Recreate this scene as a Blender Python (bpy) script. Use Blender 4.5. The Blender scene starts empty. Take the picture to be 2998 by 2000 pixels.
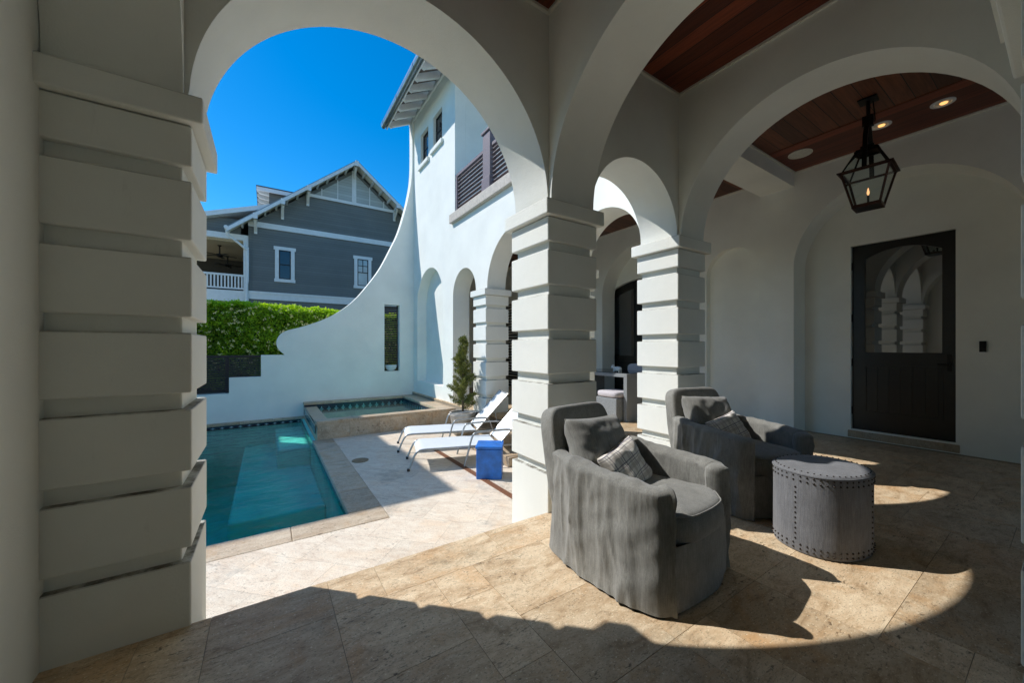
import bpy, bmesh, math, random
from mathutils import Vector, Matrix, noise
random.seed(11)
R = math.radians
SC = bpy.context.scene
COL = SC.collection

# ------------------------------------------------------------ camera / world / sun
cam_d = bpy.data.cameras.new("camera"); cam = bpy.data.objects.new("camera", cam_d); COL.objects.link(cam)
cam.location = (0, 0, 1.2)
cam.rotation_euler = (R(90), 0, -0.5824)
cam_d.sensor_width = 36; cam_d.lens = 13.077; cam_d.shift_y = 0.00587
cam_d.clip_start = 0.02; cam_d.clip_end = 1000
SC.camera = cam

SUN_AZ = Vector((-0.705, 0.709)).normalized(); SUN_EL = R(46)
world = bpy.data.worlds.new("World"); SC.world = world; world.use_nodes = True
wn = world.node_tree; wn.nodes.clear()
wo = wn.nodes.new("ShaderNodeOutputWorld"); bg = wn.nodes.new("ShaderNodeBackground")
sky = wn.nodes.new("ShaderNodeTexSky"); sky.sky_type = 'NISHITA'; sky.sun_disc = False
sky.sun_elevation = SUN_EL; sky.sun_rotation = math.atan2(SUN_AZ.x, SUN_AZ.y)
sky.altitude = 0; sky.air_density = 1.0; sky.dust_density = 0.1; sky.ozone_density = 5.0
bg.inputs[1].default_value = 0.098
hs = wn.nodes.new("ShaderNodeHueSaturation"); hs.inputs["Saturation"].default_value = 1.38; hs.inputs["Hue"].default_value = 0.497; wn.links.new(sky.outputs[0], hs.inputs["Color"]); wn.links.new(hs.outputs[0], bg.inputs[0]); wn.links.new(bg.outputs[0], wo.inputs[0])
sd = bpy.data.lights.new("sun", 'SUN'); sd.energy = 2.65; sd.angle = R(0.5); sd.color = (1.0, 0.965, 0.93)
sun = bpy.data.objects.new("sun", sd); COL.objects.link(sun)
sun.rotation_euler = Vector((SUN_AZ.x*math.cos(SUN_EL), SUN_AZ.y*math.cos(SUN_EL), math.sin(SUN_EL))).to_track_quat('Z', 'Y').to_euler()
sun.location = (-5, 5, 12)
SC.view_settings.view_transform = 'Standard'; SC.view_settings.look = 'None'
SC.view_settings.exposure = 0.88; SC.view_settings.gamma = 1
SC.render.engine = 'CYCLES'
SC.cycles.max_bounces = 10; SC.cycles.diffuse_bounces = 6; SC.cycles.transparent_max_bounces = 12

# ------------------------------------------------------------ material helpers
def new_mat(name):
    m = bpy.data.materials.new(name); m.use_nodes = True
    nt = m.node_tree; b = nt.nodes["Principled BSDF"]
    return m, nt, b
def N(nt, t, **kw):
    n = nt.nodes.new(t)
    for k, v in kw.items():
        if k in n.inputs: n.inputs[k].default_value = v
        else: setattr(n, k, v)
    return n
def L(nt, a, b): nt.links.new(a, b)
def ramp(nt, fac, stops):
    r = nt.nodes.new("ShaderNodeValToRGB"); e = r.color_ramp.elements
    while len(e) < len(stops): e.new(0.5)
    for i, (p, c) in enumerate(stops):
        e[i].position = p; e[i].color = (c[0], c[1], c[2], 1)
    L(nt, fac, r.inputs[0]); return r
def mixc(nt, fac, a, b, mode='MIX'):
    m = nt.nodes.new("ShaderNodeMix"); m.data_type = 'RGBA'; m.blend_type = mode
    for s, v in ((0, fac), (6, a), (7, b)):
        if isinstance(v, (int, float)): m.inputs[s].default_value = v
        elif isinstance(v, tuple): m.inputs[s].default_value = (v[0], v[1], v[2], 1)
        else: L(nt, v, m.inputs[s])
    return m.outputs[2]
def bump(nt, b, height, strength, dist=0.01):
    n = N(nt, "ShaderNodeBump"); n.inputs["Strength"].default_value = strength; n.inputs["Distance"].default_value = dist
    L(nt, height, n.inputs["Height"]); L(nt, n.outputs[0], b.inputs["Normal"]); return n
def objco(nt, scale=(1, 1, 1), rot=(0, 0, 0)):
    t = N(nt, "ShaderNodeTexCoord"); mp = N(nt, "ShaderNodeMapping"); mp.inputs["Scale"].default_value = scale
    mp.inputs["Rotation"].default_value = rot; L(nt, t.outputs["Object"], mp.inputs[0]); return mp.outputs[0]
def worldco(nt, scale=(1, 1, 1), rot=(0, 0, 0)):
    t = N(nt, "ShaderNodeNewGeometry"); mp = N(nt, "ShaderNodeMapping"); mp.inputs["Scale"].default_value = scale
    mp.inputs["Rotation"].default_value = rot; L(nt, t.outputs["Position"], mp.inputs[0]); return mp.outputs[0]

def stucco(name, col, dirt=0.5, ledge=False):
    m, nt, b = new_mat(name); co = worldco(nt)
    n1 = N(nt, "ShaderNodeTexNoise", Scale=1.3, Detail=6, Roughness=0.6); L(nt, co, n1.inputs[0])
    n2 = N(nt, "ShaderNodeTexNoise", Scale=160, Detail=4, Roughness=0.7); L(nt, co, n2.inputs[0])
    n3 = N(nt, "ShaderNodeTexNoise", Scale=7, Detail=8, Roughness=0.75); L(nt, co, n3.inputs[0])
    d = tuple(c*0.9 for c in col)
    c1 = mixc(nt, ramp(nt, n1.outputs[0], [(0.35, (0, 0, 0)), (0.7, (1, 1, 1))]).outputs[0], col, d)
    c2 = mixc(nt, ramp(nt, n3.outputs[0], [(0.64, (0, 0, 0)), (0.82, (dirt, dirt, dirt))]).outputs[0], c1, tuple(c*0.78 for c in col))
    if ledge:
        gg = N(nt, "ShaderNodeNewGeometry"); sx = N(nt, "ShaderNodeSeparateXYZ"); L(nt, gg.outputs["True Normal"], sx.inputs[0])
        up = ramp(nt, sx.outputs[2], [(0.25, (0, 0, 0)), (0.6, (1, 1, 1))]).outputs[0]
        n4 = N(nt, "ShaderNodeTexNoise", Scale=11, Detail=7, Roughness=0.7); L(nt, co, n4.inputs[0])
        c2 = mixc(nt, mixc(nt, 1.0, up, ramp(nt, n4.outputs[0], [(0.35, (0.35,)*3), (0.6, (0.95,)*3)]).outputs[0], 'MULTIPLY'), c2, (0.10, 0.085, 0.06))
    ms = N(nt, "ShaderNodeMapping"); ms.inputs["Scale"].default_value = (3, 3, 0.6); L(nt, co, ms.inputs[0])
    n7 = N(nt, "ShaderNodeTexNoise", Scale=6, Detail=8, Roughness=0.8); L(nt, ms.outputs[0], n7.inputs[0])
    c2 = mixc(nt, ramp(nt, n7.outputs[0], [(0.60, (0, 0, 0)), (0.78, ((0.30 if ledge else 0.18),)*3)]).outputs[0], c2, (0.46, 0.45, 0.38))
    L(nt, c2, b.inputs["Base Color"]); b.inputs["Roughness"].default_value = 0.82
    b.inputs["Specular IOR Level"].default_value = 0.25
    a = N(nt, "ShaderNodeMath", operation='ADD'); mu = N(nt, "ShaderNodeMath", operation='MULTIPLY'); mu.inputs[1].default_value = 2.0
    L(nt, n3.outputs[0], mu.inputs[0]); L(nt, n2.outputs[0], a.inputs[0]); L(nt, mu.outputs[0], a.inputs[1])
    bump(nt, b, a.outputs[0], 0.4, 0.004)
    return m
def travertine(name, stops, pit=(0.10, 0.07, 0.04), rot=0.0, attr=True, brick=None, stain=(0.16, 0.15, 0.13), stain_amt=0.6, rough=0.45, warm=0.7):
    m, nt, b = new_mat(name); co = worldco(nt, rot=(0, 0, rot))
    src = co
    if attr:
        at = N(nt, "ShaderNodeAttribute"); at.attribute_name = "tv"
        off = N(nt, "ShaderNodeVectorMath", operation='SCALE'); off.inputs[3].default_value = 37.0; L(nt, at.outputs["Color"], off.inputs[0])
        ad = N(nt, "ShaderNodeVectorMath", operation='ADD'); L(nt, co, ad.inputs[0]); L(nt, off.outputs[0], ad.inputs[1]); src = ad.outputs[0]
    mp = N(nt, "ShaderNodeMapping"); mp.inputs["Scale"].default_value = (1, 2.2, 1); L(nt, src, mp.inputs[0])
    n1 = N(nt, "ShaderNodeTexNoise", Scale=5.5, Detail=10, Roughness=0.72, Distortion=0.6); L(nt, mp.outputs[0], n1.inputs[0])
    base = ramp(nt, n1.outputs[0], stops).outputs[0]
    if attr:
        sp = N(nt, "ShaderNodeSeparateColor"); L(nt, at.outputs["Color"], sp.inputs[0])
        tone = ramp(nt, sp.outputs[0], [(0, (0.72, 0.68, 0.62)), (0.5, (1, 0.96, 0.9)), (1, (1.12, 1.08, 1.02))]).outputs[0]
        base = mixc(nt, 0.65, base, tone, 'MULTIPLY')
    n2 = N(nt, "ShaderNodeTexNoise", Scale=26, Detail=6, Roughness=0.62, Distortion=0.5); L(nt, mp.outputs[0], n2.inputs[0])
    pm = ramp(nt, n2.outputs[0], [(0.58, (0, 0, 0)), (0.66, (1, 1, 1))]).outputs[0]
    n5 = N(nt, "ShaderNodeTexNoise", Scale=3, Detail=3); L(nt, src, n5.inputs[0])
    pmm = mixc(nt, 1.0, pm, ramp(nt, n5.outputs[0], [(0.42, (0.1, 0.1, 0.1)), (0.62, (0.9, 0.9, 0.9))]).outputs[0], 'MULTIPLY')
    c = mixc(nt, pmm, base, pit)
    n8 = N(nt, "ShaderNodeTexNoise", Scale=2.6, Detail=8, Roughness=0.7, Distortion=0.8); L(nt, src, n8.inputs[0])
    c = mixc(nt, ramp(nt, n8.outputs[0], [(0.50, (0, 0, 0)), (0.68, (warm,)*3)]).outputs[0], c, tuple(stops[1][1][k]*(1.08, 0.86, 0.62)[k] for k in range(3)))
    n9 = N(nt, "ShaderNodeTexNoise", Scale=75, Detail=4, Roughness=0.7); L(nt, mp.outputs[0], n9.inputs[0])
    c = mixc(nt, ramp(nt, n9.outputs[0], [(0.55, (0, 0, 0)), (0.65, (0.8,)*3)]).outputs[0], c, tuple(x*0.42 for x in stops[1][1]))
    n3 = N(nt, "ShaderNodeTexNoise", Scale=1.6, Detail=9, Roughness=0.75); L(nt, co, n3.inputs[0])
    st = ramp(nt, n3.outputs[0], [(0.56, (0, 0, 0)), (0.72, (stain_amt,)*3)]).outputs[0]
    c = mixc(nt, st, c, stain)
    n6 = N(nt, "ShaderNodeTexNoise", Scale=90, Detail=3); L(nt, co, n6.inputs[0])
    c = mixc(nt, ramp(nt, n6.outputs[0], [(0.62, (0, 0, 0)), (0.70, (0.55,)*3)]).outputs[0], c, tuple(min(1, x*1.35) for x in stops[-1][1]))
    if brick:
        bt = N(nt, "ShaderNodeTexBrick"); bt.offset = 0.5; bt.inputs["Scale"].default_value = 1
        bt.inputs["Brick Width"].default_value = brick[0]; bt.inputs["Row Height"].default_value = brick[1]; bt.inputs["Mortar Size"].default_value = 0.0025
        bt.inputs["Color1"].default_value = (0.93, 0.92, 0.90, 1); bt.inputs["Color2"].default_value = (1.05, 1.03, 1.0, 1); bt.inputs["Mortar"].default_value = (0.75, 0.73, 0.70, 1)
        L(nt, co, bt.inputs[0]); c = mixc(nt, 1.0, c, bt.outputs[0], 'MULTIPLY')
    L(nt, c, b.inputs["Base Color"]); b.inputs["Roughness"].default_value = rough; b.inputs["Specular IOR Level"].default_value = 0.3
    inv = N(nt, "ShaderNodeMath", operation='SUBTRACT'); inv.inputs[0].default_value = 1.0; L(nt, pmm, inv.inputs[1])
    bump(nt, b, inv.outputs[0], 0.3, 0.003)
    return m
def plain(name, col, rough=0.5, metal=0.0, spec=0.5, nscale=30, var=0.15, bumps=0.0, emit=None):
    m, nt, b = new_mat(name); co = objco(nt)
    n = N(nt, "ShaderNodeTexNoise", Scale=nscale, Detail=5, Roughness=0.6); L(nt, co, n.inputs[0])
    c = ramp(nt, n.outputs[0], [(0.3, tuple(x*(1-var) for x in col)), (0.7, tuple(min(1, x*(1+var)) for x in col))])
    L(nt, c.outputs[0], b.inputs["Base Color"]); b.inputs["Roughness"].default_value = rough; b.inputs["Metallic"].default_value = metal
    b.inputs["Specular IOR Level"].default_value = spec
    if bumps: bump(nt, b, n.outputs[0], bumps, 0.004)
    if emit: b.inputs["Emission Color"].default_value = (*emit[0], 1); b.inputs["Emission Strength"].default_value = emit[1]
    return m
def wood_planks(name, axis, pitch, dark, light, groove=(0.004, 0.003, 0.002)):
    # axis: the world axis the boards run along (0 x, 1 y)
    m, nt, b = new_mat(name); g = N(nt, "ShaderNodeNewGeometry"); s = N(nt, "ShaderNodeSeparateXYZ"); L(nt, g.outputs["Position"], s.inputs[0])
    across = s.outputs[1 - axis]
    dv = N(nt, "ShaderNodeMath", operation='DIVIDE'); dv.inputs[1].default_value = pitch; L(nt, across, dv.inputs[0])
    fl = N(nt, "ShaderNodeMath", operation='FLOOR'); L(nt, dv.outputs[0], fl.inputs[0])
    fr = N(nt, "ShaderNodeMath", operation='FRACT'); L(nt, dv.outputs[0], fr.inputs[0])
    wn_ = N(nt, "ShaderNodeTexWhiteNoise"); wn_.noise_dimensions = '1D'; L(nt, fl.outputs[0], wn_.inputs["W"])
    mp = N(nt, "ShaderNodeMapping"); mp.inputs["Scale"].default_value = (1.2, 22, 1) if axis == 0 else (22, 1.2, 1)
    L(nt, g.outputs["Position"], mp.inputs[0])
    cm = N(nt, "ShaderNodeCombineXYZ"); L(nt, wn_.outputs[0], cm.inputs[2]); ad = N(nt, "ShaderNodeVectorMath", operation='ADD')
    sc = N(nt, "ShaderNodeVectorMath", operation='SCALE'); sc.inputs[3].default_value = 20; L(nt, cm.outputs[0], sc.inputs[0])
    L(nt, mp.outputs[0], ad.inputs[0]); L(nt, sc.outputs[0], ad.inputs[1])
    n = N(nt, "ShaderNodeTexNoise", Scale=2.2, Detail=8, Roughness=0.65, Distortion=0.8); L(nt, ad.outputs[0], n.inputs[0])
    c = ramp(nt, n.outputs[0], [(0.3, dark), (0.72, light)]).outputs[0]
    c = mixc(nt, 0.9, c, ramp(nt, wn_.outputs[0], [(0, (0.45, 0.45, 0.45)), (1, (1.3, 1.25, 1.2))]).outputs[0], 'MULTIPLY')
    gm = N(nt, "ShaderNodeMath", operation='LESS_THAN'); gm.inputs[1].default_value = 0.05; L(nt, fr.outputs[0], gm.inputs[0])
    c = mixc(nt, gm.outputs[0], c, groove)
    L(nt, c, b.inputs["Base Color"]); b.inputs["Roughness"].default_value = 0.42; b.inputs["Specular IOR Level"].default_value = 0.35
    inv = N(nt, "ShaderNodeMath", operation='SUBTRACT'); inv.inputs[0].default_value = 1; L(nt, gm.outputs[0], inv.inputs[1]); bump(nt, b, inv.outputs[0], 0.5, 0.006)
    return m
def siding(name, col, pitch=0.11):
    m, nt, b = new_mat(name); g = N(nt, "ShaderNodeNewGeometry"); s = N(nt, "ShaderNodeSeparateXYZ"); L(nt, g.outputs["Position"], s.inputs[0])
    dv = N(nt, "ShaderNodeMath", operation='DIVIDE'); dv.inputs[1].default_value = pitch; L(nt, s.outputs[2], dv.inputs[0])
    fr = N(nt, "ShaderNodeMath", operation='FRACT'); L(nt, dv.outputs[0], fr.inputs[0])
    fl = N(nt, "ShaderNodeMath", operation='FLOOR'); L(nt, dv.outputs[0], fl.inputs[0])
    wn_ = N(nt, "ShaderNodeTexWhiteNoise"); wn_.noise_dimensions = '1D'; L(nt, fl.outputs[0], wn_.inputs["W"])
    c = ramp(nt, fr.outputs[0], [(0.0, tuple(x*0.45 for x in col)), (0.12, col), (1.0, col)]).outputs[0]
    c = mixc(nt, 0.6, c, ramp(nt, wn_.outputs[0], [(0, (0.85,)*3), (1, (1.12,)*3)]).outputs[0], 'MULTIPLY')
    n = N(nt, "ShaderNodeTexNoise", Scale=1.2, Detail=6); L(nt, g.outputs["Position"], n.inputs[0])
    c = mixc(nt, 0.5, c, ramp(nt, n.outputs[0], [(0.3, (0.85,)*3), (0.7, (1.1,)*3)]).outputs[0], 'MULTIPLY')
    L(nt, c, b.inputs["Base Color"]); b.inputs["Roughness"].default_value = 0.7
    inv = N(nt, "ShaderNodeMath", operation='SUBTRACT'); inv.inputs[0].default_value = 1; L(nt, fr.outputs[0], inv.inputs[1]); bump(nt, b, inv.outputs[0], 0.6, 0.02)
    return m
def fabric(name, col, col2=None, weave=900, var=0.25):
    m, nt, b = new_mat(name); co = objco(nt)
    n = N(nt, "ShaderNodeTexNoise", Scale=6, Detail=7, Roughness=0.7); L(nt, co, n.inputs[0])
    mp = N(nt, "ShaderNodeMapping"); mp.inputs["Scale"].default_value = (220, 220, 12); L(nt, co, mp.inputs[0])
    n2 = N(nt, "ShaderNodeTexNoise", Scale=1, Detail=3); L(nt, mp.outputs[0], n2.inputs[0])
    n3 = N(nt, "ShaderNodeTexNoise", Scale=420, Detail=2); L(nt, co, n3.inputs[0])
    c = ramp(nt, n.outputs[0], [(0.3, tuple(x*(1-var) for x in col)), (0.72, tuple(x*(1+var) for x in col))]).outputs[0]
    c = mixc(nt, 0.7, c, ramp(nt, n2.outputs[0], [(0.35, (0.8,)*3), (0.65, (1.18,)*3)]).outputs[0], 'MULTIPLY')
    c = mixc(nt, 0.5, c, ramp(nt, n3.outputs[0], [(0.35, (0.6,)*3), (0.65, (1.3,)*3)]).outputs[0], 'MULTIPLY')
    L(nt, c, b.inputs["Base Color"]); b.inputs["Roughness"].default_value = 0.95; b.inputs["Specular IOR Level"].default_value = 0.1
    b.inputs["Sheen Weight"].default_value = 0.25; b.inputs["Sheen Roughness"].default_value = 0.5
    mw = N(nt, "ShaderNodeMapping"); mw.inputs["Scale"].default_value = (1, 1, 0.3); mw.inputs["Rotation"].default_value = (0.3, 0.2, 0); L(nt, co, mw.inputs[0])
    nw = N(nt, "ShaderNodeTexNoise", Scale=16, Detail=3, Roughness=0.5, Distortion=0.8); L(nt, mw.outputs[0], nw.inputs[0])
    b1 = N(nt, "ShaderNodeBump"); b1.inputs["Strength"].default_value = 0.35; b1.inputs["Distance"].default_value = 0.012; L(nt, nw.outputs[0], b1.inputs["Height"])
    b2 = N(nt, "ShaderNodeBump"); b2.inputs["Strength"].default_value = 0.3; b2.inputs["Distance"].default_value = 0.002; L(nt, n3.outputs[0], b2.inputs["Height"])
    L(nt, b1.outputs[0], b2.inputs["Normal"]); L(nt, b2.outputs[0], b.inputs["Normal"])
    return m
def plaid(name):
    m, nt, b = new_mat(name); t = N(nt, "ShaderNodeTexCoord"); s = N(nt, "ShaderNodeSeparateXYZ"); L(nt, t.outputs["Object"], s.inputs[0])
    pass
    out = None
    base = None
    def stripe(sock, pitch, ph, width):
        a = N(nt, "ShaderNodeMath", operation='MULTIPLY_ADD'); a.inputs[1].default_value = 1/pitch; a.inputs[2].default_value = ph; L(nt, sock, a.inputs[0])
        f = N(nt, "ShaderNodeMath", operation='FRACT'); L(nt, a.outputs[0], f.inputs[0])
        l = N(nt, "ShaderNodeMath", operation='LESS_THAN'); l.inputs[1].default_value = width; L(nt, f.outputs[0], l.inputs[0]); return l.outputs[0]
    c = (0.80, 0.77, 0.70)
    for ax in (0, 2):
        for (p, ph, w, k, amt) in ((0.085, 0.1, 0.28, (0.42, 0.38, 0.33), 0.5), (0.085, 0.55, 0.07, (0.16, 0.15, 0.19), 0.8), (0.085, 0.72, 0.05, (0.2, 0.18, 0.2), 0.7)):
            st = stripe(s.outputs[ax], p, ph, w)
            ml = N(nt, "ShaderNodeMath", operation='MULTIPLY'); ml.inputs[1].default_value = amt; L(nt, st, ml.inputs[0])
            c = mixc(nt, ml.outputs[0], c, k)
    L(nt, c, b.inputs["Base Color"]); b.inputs["Roughness"].default_value = 0.9
    n = N(nt, "ShaderNodeTexNoise", Scale=18, Detail=4); L(nt, t.outputs["Object"], n.inputs[0]); bump(nt, b, n.outputs[0], 0.3, 0.01)
    return m
def foliage(name, cols, scale=14, trans=0.35):
    m, nt, b = new_mat(name); co = worldco(nt)
    at = N(nt, "ShaderNodeAttribute"); at.attribute_name = "tv"; sp = N(nt, "ShaderNodeSeparateColor"); L(nt, at.outputs["Color"], sp.inputs[0])
    c = ramp(nt, sp.outputs[0], [(i/(len(cols)-1), k) for i, k in enumerate(cols)]).outputs[0]
    L(nt, c, b.inputs["Base Color"]); b.inputs["Roughness"].default_value = 0.5
    tr = N(nt, "ShaderNodeBsdfTranslucent"); L(nt, mixc(nt, 1, c, (1.2, 1.35, 0.5), 'MULTIPLY'), tr.inputs[0])
    mx = N(nt, "ShaderNodeMixShader"); mx.inputs[0].default_value = trans; L(nt, b.outputs[0], mx.inputs[1]); L(nt, tr.outputs[0], mx.inputs[2])
    L(nt, mx.outputs[0], nt.nodes["Material Output"].inputs[0]); return m
def water_mat(name, tint, wave=2.5, strength=0.25):
    m, nt, b = new_mat(name); nt.nodes.remove(b); co = worldco(nt, scale=(1, 1.6, 1))
    n = N(nt, "ShaderNodeTexNoise", Scale=wave, Detail=4, Roughness=0.55, Distortion=0.4); L(nt, co, n.inputs[0])
    n2 = N(nt, "ShaderNodeTexNoise", Scale=wave*4.5, Detail=3, Distortion=0.6); L(nt, co, n2.inputs[0])
    b1 = N(nt, "ShaderNodeBump"); b1.inputs["Strength"].default_value = strength; b1.inputs["Distance"].default_value = 0.05; L(nt, n.outputs[0], b1.inputs["Height"])
    b2 = N(nt, "ShaderNodeBump"); b2.inputs["Strength"].default_value = strength*0.6; b2.inputs["Distance"].default_value = 0.012; L(nt, n2.outputs[0], b2.inputs["Height"]); L(nt, b1.outputs[0], b2.inputs["Normal"])
    gl = N(nt, "ShaderNodeBsdfGlossy"); gl.inputs["Roughness"].default_value = 0.02; L(nt, b2.outputs[0], gl.inputs["Normal"])
    tr = N(nt, "ShaderNodeBsdfTransparent"); tr.inputs[0].default_value = (*tint, 1)
    fr = N(nt, "ShaderNodeFresnel"); fr.inputs[0].default_value = 1.33; L(nt, b2.outputs[0], fr.inputs["Normal"])
    mx = N(nt, "ShaderNodeMixShader"); L(nt, fr.outputs[0], mx.inputs[0]); L(nt, tr.outputs[0], mx.inputs[1]); L(nt, gl.outputs[0], mx.inputs[2])
    L(nt, mx.outputs[0], nt.nodes["Material Output"].inputs[0]); return m
def glass_mat(name, tint=(0.85, 0.9, 0.9), ior=1.5, rough=0.0):
    m, nt, b = new_mat(name); nt.nodes.remove(b)
    gl = N(nt, "ShaderNodeBsdfGlossy"); gl.inputs["Roughness"].default_value = rough
    tr = N(nt, "ShaderNodeBsdfTransparent"); tr.inputs[0].default_value = (*tint, 1)
    fr = N(nt, "ShaderNodeFresnel"); fr.inputs[0].default_value = ior
    mx = N(nt, "ShaderNodeMixShader"); L(nt, fr.outputs[0], mx.inputs[0]); L(nt, tr.outputs[0], mx.inputs[1]); L(nt, gl.outputs[0], mx.inputs[2])
    L(nt, mx.outputs[0], nt.nodes["Material Output"].inputs[0]); return m
def tileband(name):
    m, nt, b = new_mat(name); g = N(nt, "ShaderNodeNewGeometry"); s = N(nt, "ShaderNodeSeparateXYZ"); L(nt, g.outputs["Position"], s.inputs[0])
    ad = N(nt, "ShaderNodeMath", operation='ADD'); L(nt, s.outputs[0], ad.inputs[0]); L(nt, s.outputs[1], ad.inputs[1])
    dv = N(nt, "ShaderNodeMath", operation='DIVIDE'); dv.inputs[1].default_value = 0.155; L(nt, ad.outputs[0], dv.inputs[0])
    fr = N(nt, "ShaderNodeMath", operation='FRACT'); L(nt, dv.outputs[0], fr.inputs[0])
    u = N(nt, "ShaderNodeMath", operation='SUBTRACT'); u.inputs[1].default_value = 0.5; L(nt, fr.outputs[0], u.inputs[0])
    au = N(nt, "ShaderNodeMath", operation='ABSOLUTE'); L(nt, u.outputs[0], au.inputs[0])
    at = N(nt, "ShaderNodeAttribute"); at.attribute_name = "bandv"; sp = N(nt, "ShaderNodeSeparateColor"); L(nt, at.outputs["Color"], sp.inputs[0])
    v = N(nt, "ShaderNodeMath", operation='SUBTRACT'); v.inputs[1].default_value = 0.45; L(nt, sp.outputs[0], v.inputs[0])
    av = N(nt, "ShaderNodeMath", operation='ABSOLUTE'); L(nt, v.outputs[0], av.inputs[0])
    # cross shaped flower: min(u,v) small and max < 0.3, or diamond
    mn = N(nt, "ShaderNodeMath", operation='MINIMUM'); L(nt, au.outputs[0], mn.inputs[0]); L(nt, av.outputs[0], mn.inputs[1])
    mxm = N(nt, "ShaderNodeMath", operation='MAXIMUM'); L(nt, au.outputs[0], mxm.inputs[0]); L(nt, av.outputs[0], mxm.inputs[1])
    sm = N(nt, "ShaderNodeMath", operation='MULTIPLY_ADD'); sm.inputs[1].default_value = 1.6; L(nt, mn.outputs[0], sm.inputs[0]); L(nt, mxm.outputs[0], sm.inputs[2])
    lt = N(nt, "ShaderNodeMath", operation='LESS_THAN'); lt.inputs[1].default_value = 0.32; L(nt, sm.outputs[0], lt.inputs[0])
    c = mixc(nt, lt.outputs[0], (0.012, 0.025, 0.045), (0.5, 0.58, 0.6))
    L(nt, c, b.inputs["Base Color"]); b.inputs["Roughness"].default_value = 0.15; return m

M = {}
M['stucco'] = stucco('white_stucco', (0.87, 0.88, 0.81), 0.4)
M['stucco_pier'] = stucco('white_stucco_pier', (0.86, 0.87, 0.80), 0.7, ledge=True)
M['trav'] = travertine('honed_travertine', [(0.30, (0.30, 0.20, 0.11)), (0.43, (0.56, 0.42, 0.27)), (0.56, (0.69, 0.56, 0.39)), (0.74, (0.82, 0.70, 0.52))], stain=(0.17, 0.15, 0.10), stain_amt=0.6)
M['deck'] = travertine('bleached_travertine', [(0.28, (0.56, 0.43, 0.32)), (0.45, (0.72, 0.62, 0.50)), (0.6, (0.79, 0.71, 0.59)), (0.78, (0.85, 0.79, 0.69))], pit=(0.3, 0.24, 0.18), rot=R(45), attr=False, brick=(0.61, 0.405), stain=(0.26, 0.24, 0.21), stain_amt=0.75, warm=0.3)
M['coping'] = travertine('coping_travertine', [(0.28, (0.36, 0.26, 0.17)), (0.45, (0.50, 0.40, 0.29)), (0.6, (0.58, 0.49, 0.37)), (0.78, (0.64, 0.56, 0.45))], pit=(0.16, 0.12, 0.08), stain=(0.10, 0.085, 0.06), stain_amt=0.55)
M['grout'] = plain('grout', (0.30, 0.25, 0.18), 0.9)
M['step'] = M['coping']
M['ceil_x'] = wood_planks('mahogany_boards_x', 0, 0.145, (0.09, 0.030, 0.014), (0.22, 0.075, 0.032))
M['ceil_y'] = wood_planks('mahogany_boards_y', 1, 0.145, (0.10, 0.022, 0.010), (0.28, 0.065, 0.026))
M['trim'] = plain('painted_trim', (0.72, 0.70, 0.62), 0.5, var=0.05)
M['soffit'] = plain('stained_soffit_boards', (0.16, 0.12, 0.10), 0.7)
M['white'] = plain('white_paint', (0.78, 0.79, 0.78), 0.45, var=0.05, nscale=8)
M['door'] = plain('espresso_door_wood', (0.008, 0.0065, 0.004), 0.34, var=0.4, nscale=12, bumps=0.2)
M['doorglass'] = plain('dark_door_glass', (0.012, 0.016, 0.018), 0.02, var=0.05)
M['doorglass'].node_tree.nodes["Principled BSDF"].inputs["IOR"].default_value = 2.6
M['winglass'] = plain('dark_window_glass', (0.02, 0.025, 0.035), 0.04, var=0.1)
M['winglass'].node_tree.nodes["Principled BSDF"].inputs["IOR"].default_value = 1.7
M['palewin'] = plain('window_glass_blind', (0.42, 0.52, 0.54), 0.08, var=0.15, nscale=2)
M['darkmetal'] = plain('black_bronze', (0.012, 0.011, 0.010), 0.4, metal=0.6)
M['copper'] = plain('aged_copper', (0.06, 0.022, 0.014), 0.45, metal=0.5, var=0.3)
M['lglass'] = glass_mat('lantern_glass')
M['flame'] = plain('gas_flame', (1, 0.5, 0.2), emit=((1.0, 0.45, 0.18), 0.9))
M['bulb'] = plain('warm_bulb', (1, 0.6, 0.25), emit=((1.0, 0.5, 0.16), 0.8))
M['grey_siding'] = siding('grey_lap_siding', (0.17, 0.18, 0.17))
M['pale_siding'] = siding('pale_gable_siding', (0.46, 0.50, 0.49), 0.14)
M['roofmetal'] = plain('grey_metal_roof', (0.30, 0.32, 0.33), 0.35, metal=0.5, nscale=3)
M['slate'] = plain('dark_roofing', (0.10, 0.10, 0.10), 0.8)
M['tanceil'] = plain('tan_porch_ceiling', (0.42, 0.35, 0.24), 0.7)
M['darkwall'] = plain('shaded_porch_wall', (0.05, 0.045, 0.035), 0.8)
M['galv'] = plain('galvanised_gutter', (0.30, 0.35, 0.38), 0.32, metal=0.8, nscale=4)
M['louver'] = plain('dark_louver_wood', (0.028, 0.020, 0.018), 0.6, var=0.3)
M['rail'] = plain('plum_brown_rail', (0.16, 0.125, 0.135), 0.55, var=0.2)
M['limestone'] = plain('limestone_sill', (0.52, 0.47, 0.40), 0.8, nscale=20, var=0.15, bumps=0.3)
M['fab'] = fabric('charcoal_linen', (0.225, 0.225, 0.205))
M['fab2'] = fabric('charcoal_linen_darker', (0.075, 0.075, 0.072))
M['stool'] = fabric('grey_burlap', (0.165, 0.17, 0.18), var=0.2)
M['plaid'] = plaid('plaid_wool')
M['nail'] = plain('antique_nailheads', (0.05, 0.042, 0.036), 0.35, metal=0.8)
M['sling'] = plain('white_sling_mesh', (0.62, 0.66, 0.68), 0.7, var=0.06, nscale=300, bumps=0.3)
M['alu'] = plain('grey_aluminium_tube', (0.42, 0.43, 0.42), 0.35, metal=0.7, var=0.1)
M['rubber'] = plain('black_rubber', (0.02, 0.02, 0.02), 0.7)
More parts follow.
